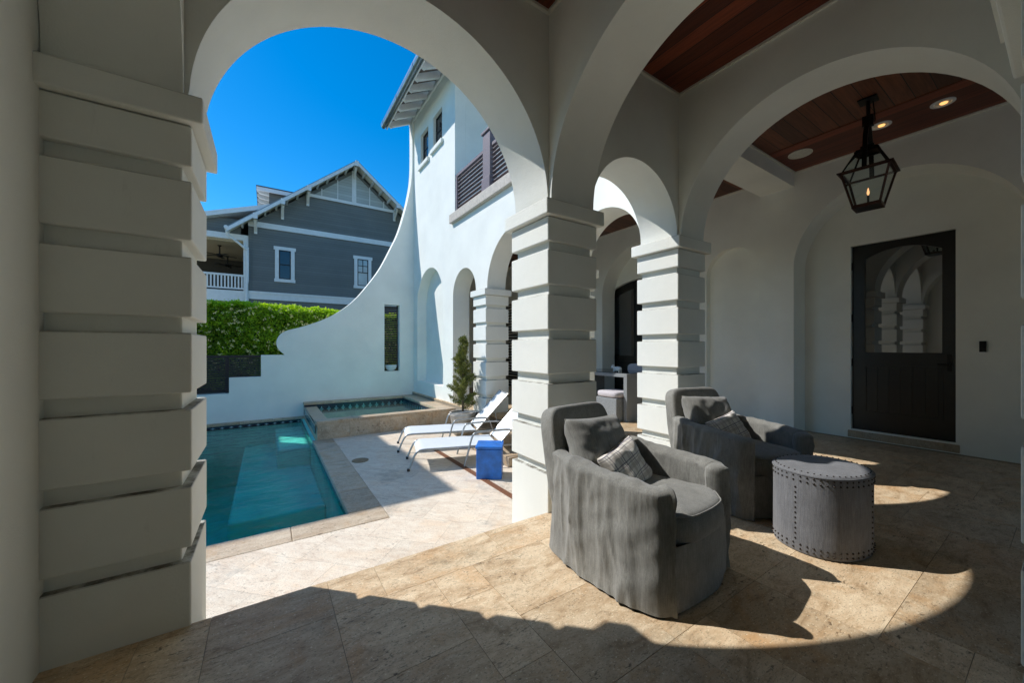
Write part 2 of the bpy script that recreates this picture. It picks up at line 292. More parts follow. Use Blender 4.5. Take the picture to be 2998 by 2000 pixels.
M['blue'] = plain('cobalt_blue_glaze', (0.012, 0.15, 0.55), 0.35, var=0.3, nscale=9, bumps=0.1)
M['potclay'] = plain('weathered_stone_pot', (0.45, 0.42, 0.37), 0.85, nscale=9, var=0.25, bumps=0.4)
M['bowl'] = plain('white_ceramic', (0.7, 0.74, 0.75), 0.25, var=0.04)
M['soil'] = plain('soil', (0.04, 0.03, 0.02), 0.95, bumps=0.5)
M['bark'] = plain('bark', (0.10, 0.075, 0.05), 0.9, bumps=0.6)
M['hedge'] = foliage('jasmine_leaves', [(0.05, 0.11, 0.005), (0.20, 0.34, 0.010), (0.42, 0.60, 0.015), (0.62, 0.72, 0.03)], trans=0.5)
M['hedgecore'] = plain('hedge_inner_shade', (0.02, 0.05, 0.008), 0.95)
M['blossom'] = plain('cream_blossom', (0.80, 0.72, 0.32), 0.7)
M['conifer'] = foliage('conifer_sprays', [(0.03, 0.05, 0.012), (0.18, 0.20, 0.035), (0.40, 0.36, 0.11)], trans=0.2)
M['band'] = tileband('navy_tile_band')
M['plaster'] = plain('teal_pool_plaster', (0.30, 0.88, 0.74), 0.7, nscale=2.5, var=0.12)
M['spaplaster'] = plain('pale_spa_plaster', (0.35, 0.80, 0.76), 0.7, nscale=2.5, var=0.1)
M['water'] = water_mat('pool_water', (0.82, 1.0, 0.98), 3.2, 0.5)
_nt = M['water'].node_tree; _va = _nt.nodes.new('ShaderNodeVolumeAbsorption'); _va.inputs[0].default_value = (0.06, 0.88, 0.82, 1); _va.inputs[1].default_value = 0.75; _nt.links.new(_va.outputs[0], _nt.nodes['Material Output'].inputs['Volume'])
M['spawater'] = water_mat('spa_water_surface', (0.72, 0.97, 0.96), 3, 0.10)
M['drain'] = plain('copper_drain_grate', (0.20, 0.085, 0.04), 0.6, var=0.3, nscale=60)
M['lid'] = plain('bronze_skimmer_lid', (0.22, 0.15, 0.07), 0.6, var=0.3)
M['wicker'] = plain('grey_wicker', (0.24, 0.26, 0.27), 0.8, nscale=120, var=0.45, bumps=0.8)
M['cushion'] = plain('lilac_grey_cushion', (0.55, 0.52, 0.54), 0.9, var=0.06)
M['bounce_pave'] = plain('pale_paving', (0.62, 0.56, 0.47), 0.8, nscale=2, var=0.1)
M['grass'] = plain('ground_turf', (0.06, 0.09, 0.03), 0.95, nscale=1.5, var=0.4, bumps=0.4)
M['vent'] = plain('speaker_grille', (0.62, 0.62, 0.55), 0.6)

# ------------------------------------------------------------ mesh helpers
def wm(o):
    m = o.matrix_basis.copy(); p = o.parent
    while p: m = p.matrix_basis @ m; p = p.parent
    return m
def mk(name, bm, mat, parent=None, local=False, smooth=None, bevel=0, kind=None):
    if parent is not None and not local:
        bmesh.ops.transform(bm, matrix=wm(parent).inverted(), verts=bm.verts)
    me = bpy.data.meshes.new(name); bm.normal_update(); bm.to_mesh(me); bm.free()
    me.materials.append(mat)
    if smooth is not None:
        me.polygons.foreach_set("use_smooth", [True]*len(me.polygons)); me.set_sharp_from_angle(angle=R(smooth))
    o = bpy.data.objects.new(name, me); COL.objects.link(o)
    if parent is not None: o.parent = parent
    if bevel:
        b = o.modifiers.new("bevel", 'BEVEL'); b.width = bevel; b.segments = 2; b.limit_method = 'ANGLE'; b.angle_limit = R(50); b.harden_normals = False
    if kind: o['kind'] = kind
    return o
def thing(name, label, cat, loc=(0, 0, 0), rz=0, group=None):
    o = bpy.data.objects.new(name, None); COL.objects.link(o); o.location = loc; o.rotation_euler = (0, 0, rz); o.empty_display_size = 0.1
    tag(o, label, cat, group); return o
def tag(o, label, cat, group=None):
    o['label'] = label; o['category'] = cat
    if group: o['group'] = group
    return o
def BM(): return bmesh.new()
def box(bm, x0, x1, y0, y1, z0, z1):
    v = [bm.verts.new((x, y, z)) for z in (z0, z1) for (x, y) in ((x0, y0), (x1, y0), (x1, y1), (x0, y1))]
    for f in ((3, 2, 1, 0), (4, 5, 6, 7), (0, 1, 5, 4), (1, 2, 6, 5), (2, 3, 7, 6), (3, 0, 4, 7)): bm.faces.new([v[i] for i in f])
    return v
def obox(bm, c, sx, sy, sz, rot=None):
    v = box(bm, -sx/2, sx/2, -sy/2, sy/2, -sz/2, sz/2); m = Matrix.Translation(Vector(c))
    if rot is not None: m = m @ rot
    bmesh.ops.transform(bm, matrix=m, verts=v)
def beam(bm, a, b, w, h, up=(0, 0, 1)):
    a = Vector(a); b = Vector(b); d = b-a; y = d.normalized(); x = y.cross(Vector(up)).normalized(); z = x.cross(y)
    rot = Matrix((x, y, z)).transposed().to_4x4(); v = box(bm, -w/2, w/2, 0, d.length, -h/2, h/2)
    bmesh.ops.transform(bm, matrix=Matrix.Translation(a) @ rot, verts=v)
def tube(bm, pts, r, seg=10, cap=True):
    pts = [Vector(p) for p in pts]; rings = []
    rr = r if isinstance(r, (list, tuple)) else [r]*len(pts)
    ref = Vector((0, 0, 1))
    for i, p in enumerate(pts):
        d = (pts[min(i+1, len(pts)-1)]-pts[max(i-1, 0)]).normalized()
        rf = ref if abs(d.dot(ref)) < 0.95 else Vector((1, 0, 0))
        x = d.cross(rf).normalized()
        if i and rings: 
            px = lastx; x = (px - d*px.dot(d)).normalized()
        lastx = x; y = d.cross(x)
        rings.append([bm.verts.new(p+(x*math.cos(t)+y*math.sin(t))*rr[i]) for t in [2*math.pi*k/seg for k in range(seg)]])
    for a, b in zip(rings, rings[1:]):
        for k in range(seg): bm.faces.new((a[k], a[(k+1) % seg], b[(k+1) % seg], b[k]))
    if cap: bm.faces.new(rings[0][::-1]); bm.faces.new(rings[-1])
def curve_pts(ps, n=6):
    # Catmull-Rom through the points
    ps = [Vector(p) for p in ps]; out = []
    for i in range(len(ps)-1):
        p0 = ps[max(i-1, 0)]; p1 = ps[i]; p2 = ps[i+1]; p3 = ps[min(i+2, len(ps)-1)]
        for k in range(n):
            t = k/n; out.append(0.5*((2*p1)+(p2-p0)*t+(2*p0-5*p1+4*p2-p3)*t*t+(3*p1-p0-3*p2+p3)*t**3))
    out.append(ps[-1]); return out
def lathe(bm, prof, c=(0, 0, 0), seg=40, sx=1, sy=1, capb=True, capt=True):
    rings = []
    for r, z in prof: rings.append([bm.verts.new((c[0]+r*sx*math.cos(2*math.pi*k/seg), c[1]+r*sy*math.sin(2*math.pi*k/seg), c[2]+z)) for k in range(seg)])
    for a, b in zip(rings, rings[1:]):
        for k in range(seg): bm.faces.new((a[k], a[(k+1) % seg], b[(k+1) % seg], b[k]))
    if capb: bm.faces.new(rings[0][::-1])
    if capt: bm.faces.new(rings[-1])
def arc(cx, cz, r, a0, a1, n=40, rz=None):
    rz = rz or r
    return [(cx+r*math.cos(R(a0+(a1-a0)*i/n)), cz+rz*math.sin(R(a0+(a1-a0)*i/n))) for i in range(n+1)]
def panel(bm, loops, axis, p0, p1):
    """slab between planes p0 and p1 normal to axis; loops of (a,z), first outer then holes"""
    es = []
    for lp in loops:
        vs = [bm.verts.new((p0, a, z) if axis == 'x' else ((a, p0, z) if axis == 'y' else (a, z, p0))) for a, z in lp]
        for i in range(len(vs)): es.append(bm.edges.new((vs[i], vs[(i+1) % len(vs)])))
    r = bmesh.ops.triangle_fill(bm, edges=es, use_beauty=True, use_dissolve=False)
    fs = [g for g in r['geom'] if isinstance(g, bmesh.types.BMFace)]
    e = bmesh.ops.extrude_face_region(bm, geom=fs)
    d = {'x': (p1-p0, 0, 0), 'y': (0, p1-p0, 0), 'z': (0, 0, p1-p0)}[axis]
    bmesh.ops.translate(bm, vec=d, verts=[g for g in e['geom'] if isinstance(g, bmesh.types.BMVert)])
    bmesh.ops.recalc_face_normals(bm, faces=bm.faces)
def rounded(bm, sx, sy, sz, n=10, p=4.0, c=(0, 0, 0), puff=0.0):
    """superellipsoid cushion"""
    verts = []
    nu, nv = n*4, n*2
    def sg(v, e): return math.copysign(abs(v)**e, v)
    e = 2/p
    for j in range(1, nv):
        ph = -math.pi/2+math.pi*j/nv; row = []
        for i in range(nu):
            th = 2*math.pi*i/nu
            row.append(bm.verts.new((c[0]+sx/2*sg(math.cos(ph), e)*sg(math.cos(th), e), c[1]+sy/2*sg(math.cos(ph), e)*sg(math.sin(th), e), c[2]+sz/2*sg(math.sin(ph), e))))
        verts.append(row)
    b = bm.verts.new((c[0], c[1], c[2]-sz/2)); t = bm.verts.new((c[0], c[1], c[2]+sz/2))
    for a, d in zip(verts, verts[1:]):
        for i in range(nu): bm.faces.new((a[i], a[(i+1) % nu], d[(i+1) % nu], d[i]))
    for i in range(nu): bm.faces.new((verts[0][(i+1) % nu], verts[0][i], b)); bm.faces.new((verts[-1][i], verts[-1][(i+1) % nu], t))
def setcol(me, name, vals):
    a = me.color_attributes.new(name, 'FLOAT_COLOR', 'CORNER'); buf = []
    for p in me.polygons:
        v = vals(p)
        buf += list(v)*p.loop_total
    a.data.foreach_set("color", buf)

# ------------------------------------------------------------ SETTING: ground, floors, pool
XF = 3.345; YB = 9.94; ZD = -0.40; XE = 6.20
bm = BM()
for (x0, x1, y0, y1) in ((-200, -3.3, -200, 200), (3.3, 200, -200, 200), (-3.3, 3.3, -200, 3.7), (-3.3, 3.3, 10.0, 200)):
    bm.faces.new([bm.verts.new(p) for p in ((x0, y0, ZD-0.12), (x1, y0, ZD-0.12), (x1, y1, ZD-0.12), (x0, y1, ZD-0.12))])
mk('ground', bm, M['grass'], kind='structure')

bm = BM(); box(bm, -14, 20, -22, -3.06, ZD-0.1, ZD+0.02); mk('bounce_paving', bm, M['bounce_pave'], kind='structure')  # unseen pale paving, added to bounce warm sunlight in under the arches
def french(x0, x1, y0, y1, g, z, name, seed):
    rnd = random.Random(seed); nx = int((x1-x0)/g+0.999); ny = int((y1-y0)/g+0.999); occ = [[0]*ny for _ in range(nx)]
    bm = BM(); vals = []
    for j in range(ny):
        for i in range(nx):
            if occ[i][j]: continue
            opts = [(3, 2), (2, 3), (2, 2), (3, 2), (2, 1), (1, 2), (1, 1)]
            w = [4, 3, 3, 2, 1.2, 0.8, 0.6]
            order = sorted(zip(opts, w), key=lambda q: -rnd.random()**(1/q[1]))
            for (a, b), _ in order+[((1, 1), 1)]:
                if i+a > nx or j+b > ny: continue
                if any(occ[i+k][j+l] for k in range(a) for l in range(b)): continue
                break
            for k in range(a):
                for l in range(b): occ[i+k][j+l] = 1
            e = 0.0011; X0 = x0+i*g+e; Y0 = y0+j*g+e; X1 = min(x1, x0+(i+a)*g)-e; Y1 = min(y1, y0+(j+b)*g)-e
            if X1-X0 < 0.01 or Y1-Y0 < 0.01: continue
            box(bm, X0, X1, Y0, Y1, z-0.02, z); t = (rnd.random(), rnd.random(), rnd.random(), 1); vals += [t]*6
    o = mk(name, bm, M['trav'], kind='structure'); setcol(o.data, 'tv', lambda p: vals[p.index]); return o
french(-0.70-0.195, XE+0.2, -3.0, 2.115, 0.23, 0.0, 'porch_floor', 3)
french(XF-0.05, XE+0.2, 2.12, YB, 0.23, 0.0, 'wing_floor', 4)
bm = BM(); box(bm, -0.9, XE+0.3, -3.05, 2.108, ZD-0.1, -0.0025); box(bm, XF-0.043, XE+0.3, 2.10801, YB, ZD-0.1, -0.0025)
mk('porch_base', bm, M['grout'], kind='structure')
bm = BM(); box(bm, 2.185, 3.29, 2.11, 2.45, ZD, -0.2); box(bm, -0.27, 1.70, 2.11, 2.45, ZD, -0.2)
mk('entrance_steps', bm, M['step'], kind='structure', bevel=0.012)

PX = 0.65; PY = 3.85; PW = -3.1; SY = 7.2
bm = BM()
box(bm, -3.4, XF+0.05, 2.1, 3.55, ZD-0.1, ZD); box(bm, 0.965, XF+0.05, 3.5505, SY, ZD-0.1, ZD)
mk('pool_deck', bm, M['deck'], kind='structure')
bm = BM(); g = 0.0015; rnd = random.Random(5); cv = []
def copbox(x0, x1, y0, y1, z=ZD+0.004, h=0.055):
    box(bm, x0+g, x1-g, y0+g, y1-g, z-h, z); t = (rnd.random(), rnd.random(), rnd.random(), 1); cv.extend([t]*6)
x = 0.965; first = True
while x > PW-0.3:
    w = 0.66 if not first else 0.79; copbox(max(x-w, PW-0.3), x, 3.55, PY+0.0); x -= w; first = False
y = PY
while y < SY-0.01:
    w = min(0.61, SY-y); copbox(PX, 0.965, y, y+w); y += w
x = PX+0.07
while x > PW-0.3: copbox(x-0.6, x, YB-0.10, YB-0.002); x -= 0.6
y = PY
while y < YB: copbox(PW-0.3, PW, y, min(y+0.6, YB)); y += 0.6
o = mk('pool_coping', bm, M['coping'], kind='structure', bevel=0.008); setcol(o.data, 'tv', lambda p: cv[p.index])
# pool basin: inner shell faces looking inward
def basin(name, x0, x1, y0, y1, zt, zb, mat):
    bm = BM(); t = 0.15
    box(bm, x0-t, x1+t, y0-t, y1+t, zb-t, zb); box(bm, x0-t, x0, y0-t, y1+t, zb, zt); box(bm, x1, x1+t, y0-t, y1+t, zb, zt)
    box(bm, x0, x1, y0-t, y0, zb, zt); box(bm, x0, x1, y1, y1+t, zb, zt)
    return mk(name, bm, mat, kind='structure')
basin('pool_basin', PW, PX+0.02, PY-0.02, YB-0.08, ZD-0.06, -1.75, M['plaster'])
bm = BM()
box(bm, 0.15, PX+0.018, 7.7, YB-0.09, -1.745, -0.61)     # shallow shelves under the water
box(bm, -0.40, PX+0.017, 5.6, YB-0.091, -1.746, -0.93); box(bm, 0.0, PX+0.016, 4.7, 5.6, -1.747, -1.25)
box(bm, PW, -1.2, 7.2, YB-0.092, -1.744, -1.15)
mk('pool_ledge', bm, M['plaster'], kind='structure', bevel=0.03)
bm = BM(); box(bm, PW-0.02, PX+0.04, PY-0.04, YB-0.06, -1.76, -0.49)
mk('pool_water', bm, M['water'], kind='structure')
def band(name, segs, z0, z1, parent=None, kind=None):
    bm = BM()
    for (x0, y0, x1, y1, nx, ny) in segs:
        a = Vector((x0, y0, 0)); b = Vector((x1, y1, 0)); n = Vector((nx, ny, 0))*0.008
        vs = []
        for p, z in ((a, z0), (b, z0), (b, z1), (a, z1)): vs.append(bm.verts.new((p.x+n.x, p.y+n.y, z)))
        f = bm.faces.new(vs); f.normal_update()
        if f.normal.dot(n) < 0: f.normal_flip()
    o = mk(name, bm, M['band'], parent, kind=kind)
    a = o.data.color_attributes.new("bandv", 'FLOAT_COLOR', 'CORNER')
    zl = [o.data.vertices[l.vertex_index].co.z for l in o.data.loops]; lo, hi = min(zl), max(zl)
    buf = []
    for z in zl: buf += [(z-lo)/(hi-lo), 0, 0, 1]
    a.data.foreach_set("color", buf); return o
band('waterline_tiles', [(PW, YB-0.08, PX, YB-0.08, 0, -1), (PX+0.02, PY, PX+0.02, YB-0.08, -1, 0), (PW, PY-0.02, PX, PY-0.02, 0, 1)], -0.53, ZD-0.055, kind='structure')
tag(mk('skimmer_lid', (lambda b: (lathe(b, [(0.112, 0), (0.112, 0.006), (0.104, 0.008), (0.03, 0.008)], (1.10, 5.57, ZD+0.001)), b)[1])(BM()), M['lid']), 'round bronze skimmer lid set flat in the stone deck beside the pool', 'drain cover')
bm = BM()
for k in range(3): box(bm, 2.155+k*0.026, 2.173+k*0.026, 2.7, 6.1, ZD+0.001, ZD+0.007)
tag(mk('drain_channel', bm, M['drain']), 'thin rusty brown slot drain running across the pool deck under the loungers', 'drain')

# spa
sp = thing('raised_spa', 'raised square travertine spa filled with teal water in the corner of the white walls', 'spa', (2.0, 8.5, ZD))
ZS = -0.075
bm = BM(); rnd = random.Random(9); cv = []
for (x0, x1, y0, y1, z0, z1) in ((0.95, XF, SY, SY+0.10, ZD-1.3, ZS-0.05), (2.98, XF, SY+0.1, YB, ZD-1.3, ZS-0.05), (0.72, 0.95, SY, 9.75, ZD-1.3, -0.20), (0.72, 2.98, 9.72, YB, ZD-1.3, ZS-0.05)):
    box(bm, x0+0.001, x1-0.001, y0+0.001, y1-0.001, z0, z1); cv.extend([(rnd.random(), rnd.random(), 0.3, 1)]*6)
o = mk('wall', bm, M['coping'], sp); setcol(o.data, 'tv', lambda p: cv[p.index])
bm = BM(); cv = []
def blk(x0, x1, y0, y1, z0, z1):
    box(bm, x0+g, x1-g, y0+g, y1-g, z0, z1); cv.extend([(rnd.random(), rnd.random(), rnd.random(), 1)]*6)
x = 0.72
while x < XF-0.01: w = min(0.52, XF-x); blk(x, x+w, SY-0.018, SY-0.0005, ZD, ZS-0.05); x += w
o = mk('facing', bm, M['coping'], sp); setcol(o.data, 'tv', lambda p: cv[p.index])
bm = BM(); cv = []
x = 0.70
while x < 2.96: w = min(0.6, 2.98-x); blk(x, x+w, SY-0.03, SY+0.20, ZS-0.05, ZS); x += w
y = SY-0.03
while y < YB-0.02: w = min(0.6, YB-y); blk(2.98, XF, y, y+w, ZS-0.05, ZS); y += w
x = 0.70
while x < 2.96: w = min(0.6, 2.98-x); blk(x, x+w, 9.70, YB-0.001, ZS-0.05, ZS); x += w
blk(0.70, 0.965, SY+0.2, 9.70, -0.20, -0.165)
o = mk('coping', bm, M['coping'], sp, bevel=0.008); setcol(o.data, 'tv', lambda p: cv[p.index])
band('tile_band', [(0.70, 9.715, 2.98, 9.715, 0, -1), (2.975, SY+0.1, 2.975, 9.72, -1, 0), (0.715, SY+0.2, 0.715, 9.7, -1, 0)], -0.34, ZS-0.052, sp)
bm = BM(); box(bm, 0.94, 3.0, SY+0.09, 9.74, -1.0, -0.75); box(bm, 0.951, 1.3, SY+0.101, 9.715, -0.75, -0.5); box(bm, 2.5, 2.97, SY+0.101, 9.715, -0.75, -0.5)
mk('basin', bm, M['spaplaster'], sp)
bm = BM(); box(bm, 0.951, 0.958, SY+0.1, 9.71, -0.75, -0.21); box(bm, 0.96, 2.97, SY+0.1, SY+0.106, -0.75, ZS-0.06); mk('liner', bm, M['spaplaster'], sp)
bm = BM(); bm.faces.new([bm.verts.new(p) for p in ((0.95, SY+0.1, -0.195), (2.98, SY+0.1, -0.195), (2.98, 9.72, -0.195), (0.95, 9.72, -0.195))])
mk('spa_water', bm, M['spawater'], kind='structure')

# ------------------------------------------------------------ VILLA
V = thing('white_villa', 'white stucco villa wrapping the pool court with rusticated arcade piers and a two storey wing', 'house', (3.3, 2.3, 0))
ZC = 2.27
# piers
def pier(x0, x1, y0, y1, base=0.0):
    cx, cy = (x0+x1)/2, (y0+y1)/2; b = BM(); g = 0.036
    box(b, x0+g, x1-g, y0+g, y1-g, base, ZC)
    for z0, z1 in ((1.98, 2.155), (1.662, 1.916), (1.331, 1.589), (1.005, 1.263), (0.669, 0.934), (0.339, 0.601), (min(base, 0), 0.277)):
        if z0 < 0: z0 = base; box(b, x0+0.002, x1-0.002, y0+0.002, y1-0.002, z0, 0.277)
        elif z0 == 0: box(b, x0, x1, y0, y1, 0.03, 0.277)
        else: box(b, x0, x1, y0, y1, z0, z1)
    p = mk('pier', b, M['stucco_pier'], V, bevel=0.007)
    c = BM(); box(c, x0-0.042, x1+0.042, y0-0.042, y1+0.042, 2.158, ZC+0.001); mk('capital', c, M['stucco_pier'], p, bevel=0.008)
    return p
FP = 2.10
pier(-0.80, -0.271, FP, 2.575, ZD)
pier(1.695, 2.19, FP, 2.58, ZD)
pier(3.289, 3.762, FP, 2.575, ZD)
pier(3.30, 3.79, 3.67, 4.05, ZD)
pier(3.30, 3.79, 5.87, 6.36, ZD)
pier(-0.80, -0.271, -0.40, 0.083)
pier(1.695, 2.19, -0.40, 0.083)
pier(3.289, 3.762, -0.40, 0.083)
# pool arcade wall with arches A and C (and its twin to the south)
def arcade_x(y0, y1, z1):
    b = BM()
    out = [(-0.70, ZC)] + [(-0.293, ZC)] + arc(0.7155, ZC, 1.0, 180, 0, 56)[1:-1] + [(1.723, ZC), (2.165, ZC)] + arc(2.740, ZC+0.015, 0.577, 180, 0, 40)[1:-1] + [(3.314, ZC), (XF-0.001, ZC), (XF-0.001, z1), (-0.70, z1)]
    panel(b, [out], 'y', y0, y1)
    return mk('arcade_wall', b, M['stucco'], V, smooth=25)
arcade_x(2.13, 2.548, 4.4)
arcade_x(-0.372, 0.055, 4.4)
# cross arches B' and B, parallel to y
YA0, YA1 = 0.12, 2.1295
def cross(x0, x1):
    b = BM(); cy, r = 1.125, 0.978
    out = [(0.057, ZC), (cy-r, ZC)] + arc(cy, ZC+0.008, r, 180, 0, 56)[1:-1] + [(cy+r, ZC), (YA1, ZC), (YA1, 4.1), (0.057, 4.1)]
    panel(b, [out], 'x', x0, x1); return mk('cross_arch', b, M['stucco'], V, smooth=25)
cross(-0.698, -0.300); cross(1.727, 2.155)
b = BM(); box(b, -0.90, -0.701, -3.0, 2.55, 0, 4.4); mk('end_wall', b, M['stucco'], V)
# wing wall (facade x = XF) : arches D, E, big arch, narrow arch, blind niche, windows
W1 = XF+0.39
z1 = 3.86
def arch_out(y0, y1, zc, n=44):
    return arc((y0+y1)/2, zc, (y1-y0)/2, 180, 0, n)
out = [(-0.372, ZC), (0.127, ZC)] + arch_out(0.127, 2.107, ZC-0.02)[1:-1] + [(2.107, ZC), (2.555, ZC)] + arch_out(2.555, 3.71, ZC+0.01)[1:-1] + [(3.71, ZC), (4.03, ZC)] + \
      arch_out(4.03, 5.90, ZC)[1:-1] + [(5.90, ZC), (6.335, ZC)] + arch_out(6.335, 7.39, ZC+0.02)[1:-1] + [(7.39, ZC), (7.39, ZD-0.1), (YB+0.3, ZD-0.1), (YB+0.3, z1), (-0.372, z1)]
hole = [(9.66, 0.31)] + arc(8.795, 2.30, 0.865, 0, 180, 40) + [(7.93, 0.31)]
b = BM(); panel(b, [out, hole], 'x', XF, W1); mk('facade_wall', b, M['stucco'], V, smooth=25)
b = BM(); box(b, XF+0.25, W1+0.02, 7.5, YB+0.2, 0, 3.5); mk('niche_back', b, M['stucco'], V)
# upper storey
ZU = 7.40; YU = 7.29
def rect(y0, y1, z0, z1): return [(y0, z0), (y1, z0), (y1, z1), (y0, z1)]
b = BM(); wins = ((8.86, 9.40, 5.92, 6.72), (7.99, 8.53, 5.97, 6.73))
panel(b, [rect(YU, YB+0.3, z1, ZU)] + [rect(*w) for w in wins], 'x', XF, XF+0.25); mk('upper_wall', b, M['stucco'], V)
b = BM(); box(b, XF+0.251, 8.5, YU, YU+0.25, z1, ZU); box(b, XF+0.251, 8.5, YB+0.05, YB+0.3, z1, ZU); mk('upper_side_wall', b, M['stucco'], V)
b = BM(); box(b, -0.9, 8.5, -0.372, 2.5, 4.1, 4.28); box(b, XF+0.01, 8.5, 2.55, YB+0.2, z1+0.001, 4.03); mk('floor_slab', b, M['stucco'], V)
for (y0, y1, z0, zt) in wins:
    w = BM(); box(w, XF+0.07, XF+0.10, y0, y0+0.03, z0, zt); box(w, XF+0.07, XF+0.10, y1-0.03, y1, z0, zt); box(w, XF+0.07, XF+0.10, y0+0.03, y1-0.03, z0, z0+0.03); box(w, XF+0.07, XF+0.10, y0+0.03, y1-0.03, zt-0.03, zt)
    box(w, XF+0.072, XF+0.098, y0+0.03, y1-0.03, (z0+zt)/2-0.012, (z0+zt)/2+0.012)
    wo_ = mk('window', w, M['darkmetal'], V)
    p = BM(); box(p, XF+0.083, XF+0.089, y0+0.03, y1-0.03, z0+0.03, zt-0.03); mk('pane', p, M['winglass'], wo_)
    s = BM(); box(s, XF-0.055, XF+0.068, y0-0.07, y1+0.10, z0-0.10, z0-0.001); mk('sill', s, M['stucco'], wo_, bevel=0.008)
# eave: roof slab, fascia, rafter tails, gutter
XG = 2.70; slope = 0.55; ZE = 7.14; Y0r, Y1r = 2.0, 10.16
b = BM()
def roofslab(b, x0, x1, y0, y1, zt, th):
    v = [b.verts.new(p) for p in ((x0, y0, zt), (x1, y0, zt+(x1-x0)*slope), (x1, y1, zt+(x1-x0)*slope), (x0, y1, zt), (x0, y0, zt-th), (x1, y0, zt+(x1-x0)*slope-th), (x1, y1, zt+(x1-x0)*slope-th), (x0, y1, zt-th))]
    for f in ((0, 1, 2, 3), (7, 6, 5, 4), (0, 4, 5, 1), (1, 5, 6, 2), (2, 6, 7, 3), (3, 7, 4, 0)): b.faces.new([v[i] for i in f])
roofslab(b, XG, 7.5, Y0r, Y1r+0.15, ZE+0.15, 0.03); rf = mk('roof', b, M['slate'], V)
b = BM(); roofslab(b, XG+0.02, 7.4, Y0r, Y1r+0.10, ZE+0.118, 0.02); mk('soffit_boards', b, M['soffit'], rf)
b = BM(); box(b, XG-0.005, XG+0.02, Y0r, Y1r+0.12, ZE-0.03, ZE+0.12); mk('fascia', b, M['white'], rf)
y = Y1r-0.02
while y > 5.0:
    x0, x1 = XG+0.03, XF-0.001; zt = ZE+0.095
    prof = [(x0, zt), (x0, zt-0.10), (x0+0.07, zt-0.13), (x0+0.09, zt-0.10), (x1, zt+(x1-x0)*slope-0.17), (x1, zt+(x1-x0)*slope)]
    b = BM(); panel(b, [prof], 'y', y-0.04, y+0.04); mk('rafter_tail', b, M['white'], rf); y -= 0.42
b = BM(); box(b, XF-0.04, XF-0.001, YU-0.2, YB+0.3, ZU-0.04, ZU+0.06); mk('frieze', b, M['white'], V)
b = BM()
gp = [(XG-0.14, ZE+0.09)] + [(XG-0.075+0.065*math.cos(R(a)), ZE+0.045+0.075*math.sin(R(a))) for a in range(180, 361, 15)] + [(XG-0.01, ZE+0.09)]
panel(b, [gp], 'y', Y0r, Y1r+0.14)
for yy in (Y1r-0.05, 8.9, 7.7, 6.5):
    panel(b, [[(x+math.copysign(0.006, x-(XG-0.075)), z-0.006) for x, z in gp]], 'y', yy, yy+0.06)
mk('gutter', b, M['galv'], rf, smooth=30)
# balcony: sill, railing
b = BM(); box(b, XF-0.075, XF+0.30, 2.6, 7.45-0.02, 3.862, 4.05); mk('balcony_ledge', b, M['limestone'], V, bevel=0.01)
b = BM(); box(b, XF+0.02, XF+0.09, 6.06, YU-0.002, 4.83, 4.885); box(b, XF+0.02, XF+0.09, 2.7, 5.78, 4.83, 4.885)
ra = mk('balcony_railing', b, M['rail'], V)
b = BM(); z = 4.10
while z < 4.81:
    for (a, c) in ((6.055, YU-0.003), (2.7, 5.785)):
        obox(b, (XF+0.055, (a+c)/2, z), 0.05, c-a, 0.012, Matrix.Rotation(R(20), 4, 'Y'))
    z += 0.083
mk('slats', b, M['rail'], ra)
for y in (5.92,):
    b = BM(); box(b, XF-0.01, XF+0.13, y-0.135, y+0.135, 4.052, 5.12); box(b, XF-0.035, XF+0.155, y-0.16, y+0.16, 5.121, 5.17); box(b, XF-0.03, XF+0.15, y-0.15, y+0.15, 4.051, 4.30)
    mk('post', b, M['rail'], ra, bevel=0.01)
for y in (7.25, 4.1):
    b = BM(); box(b, XF+0.015, XF+0.095, y-0.03, y+0.03, 4.052, 4.83); mk('post', b, M['rail'], ra)
# east (back) wall of wing with recesses and doors
out = [(-3.0, 0), (0.205, 0)] + arc(1.20, 2.31, 0.995, 180, 0, 56) + [(2.195, 0), (2.635, 0)] + arc(3.038, 2.39, 0.403, 180, 0, 36) + [(3.441, 0), (3.82, 0)] + arc(4.80, 2.31, 0.98, 180, 0, 56) + [(5.78, 0), (YB+0.2, 0), (YB+0.2, 4.1), (-3.0, 4.1)]

fix = []
for i, (a, z) in enumerate(out): fix.append((a, -0.05 if z == 0 else z))
b = BM(); panel(b, [fix], 'x', XE, XE+0.40); mk('back_wall', b, M['stucco'], V, smooth=25, bevel=0)
D1 = (0.764, 1.683, 0.10, 2.57)     # y0,y1,z0,z1 of door opening
XR = XE+0.401
b = BM()
hole1 = rect(*D1)
box(b, XE+0.12, XE+0.399, 2.5, 3.6, -0.03, 3.2)
dh = [(4.17, 0.1), (6.10, 0.1), (6.10, 2.375)] + [(6.10-1.93*t/12, 2.375+0.29*(1-(1-t/6)**2)) for t in range(1, 12)] + [(4.17, 2.375)]
panel(b, [rect(-3.0, YB+0.2, -0.05, 4.1), hole1, dh], 'x', XR, XR+0.16); mk('recess_wall', b, M['stucco'], V)
b = BM(); box(b, XR-0.012, XR+0.1, D1[0]-0.03, D1[1]+0.03, -0.01, 0.083); mk('threshold', b, M['coping'], V, bevel=0.006)
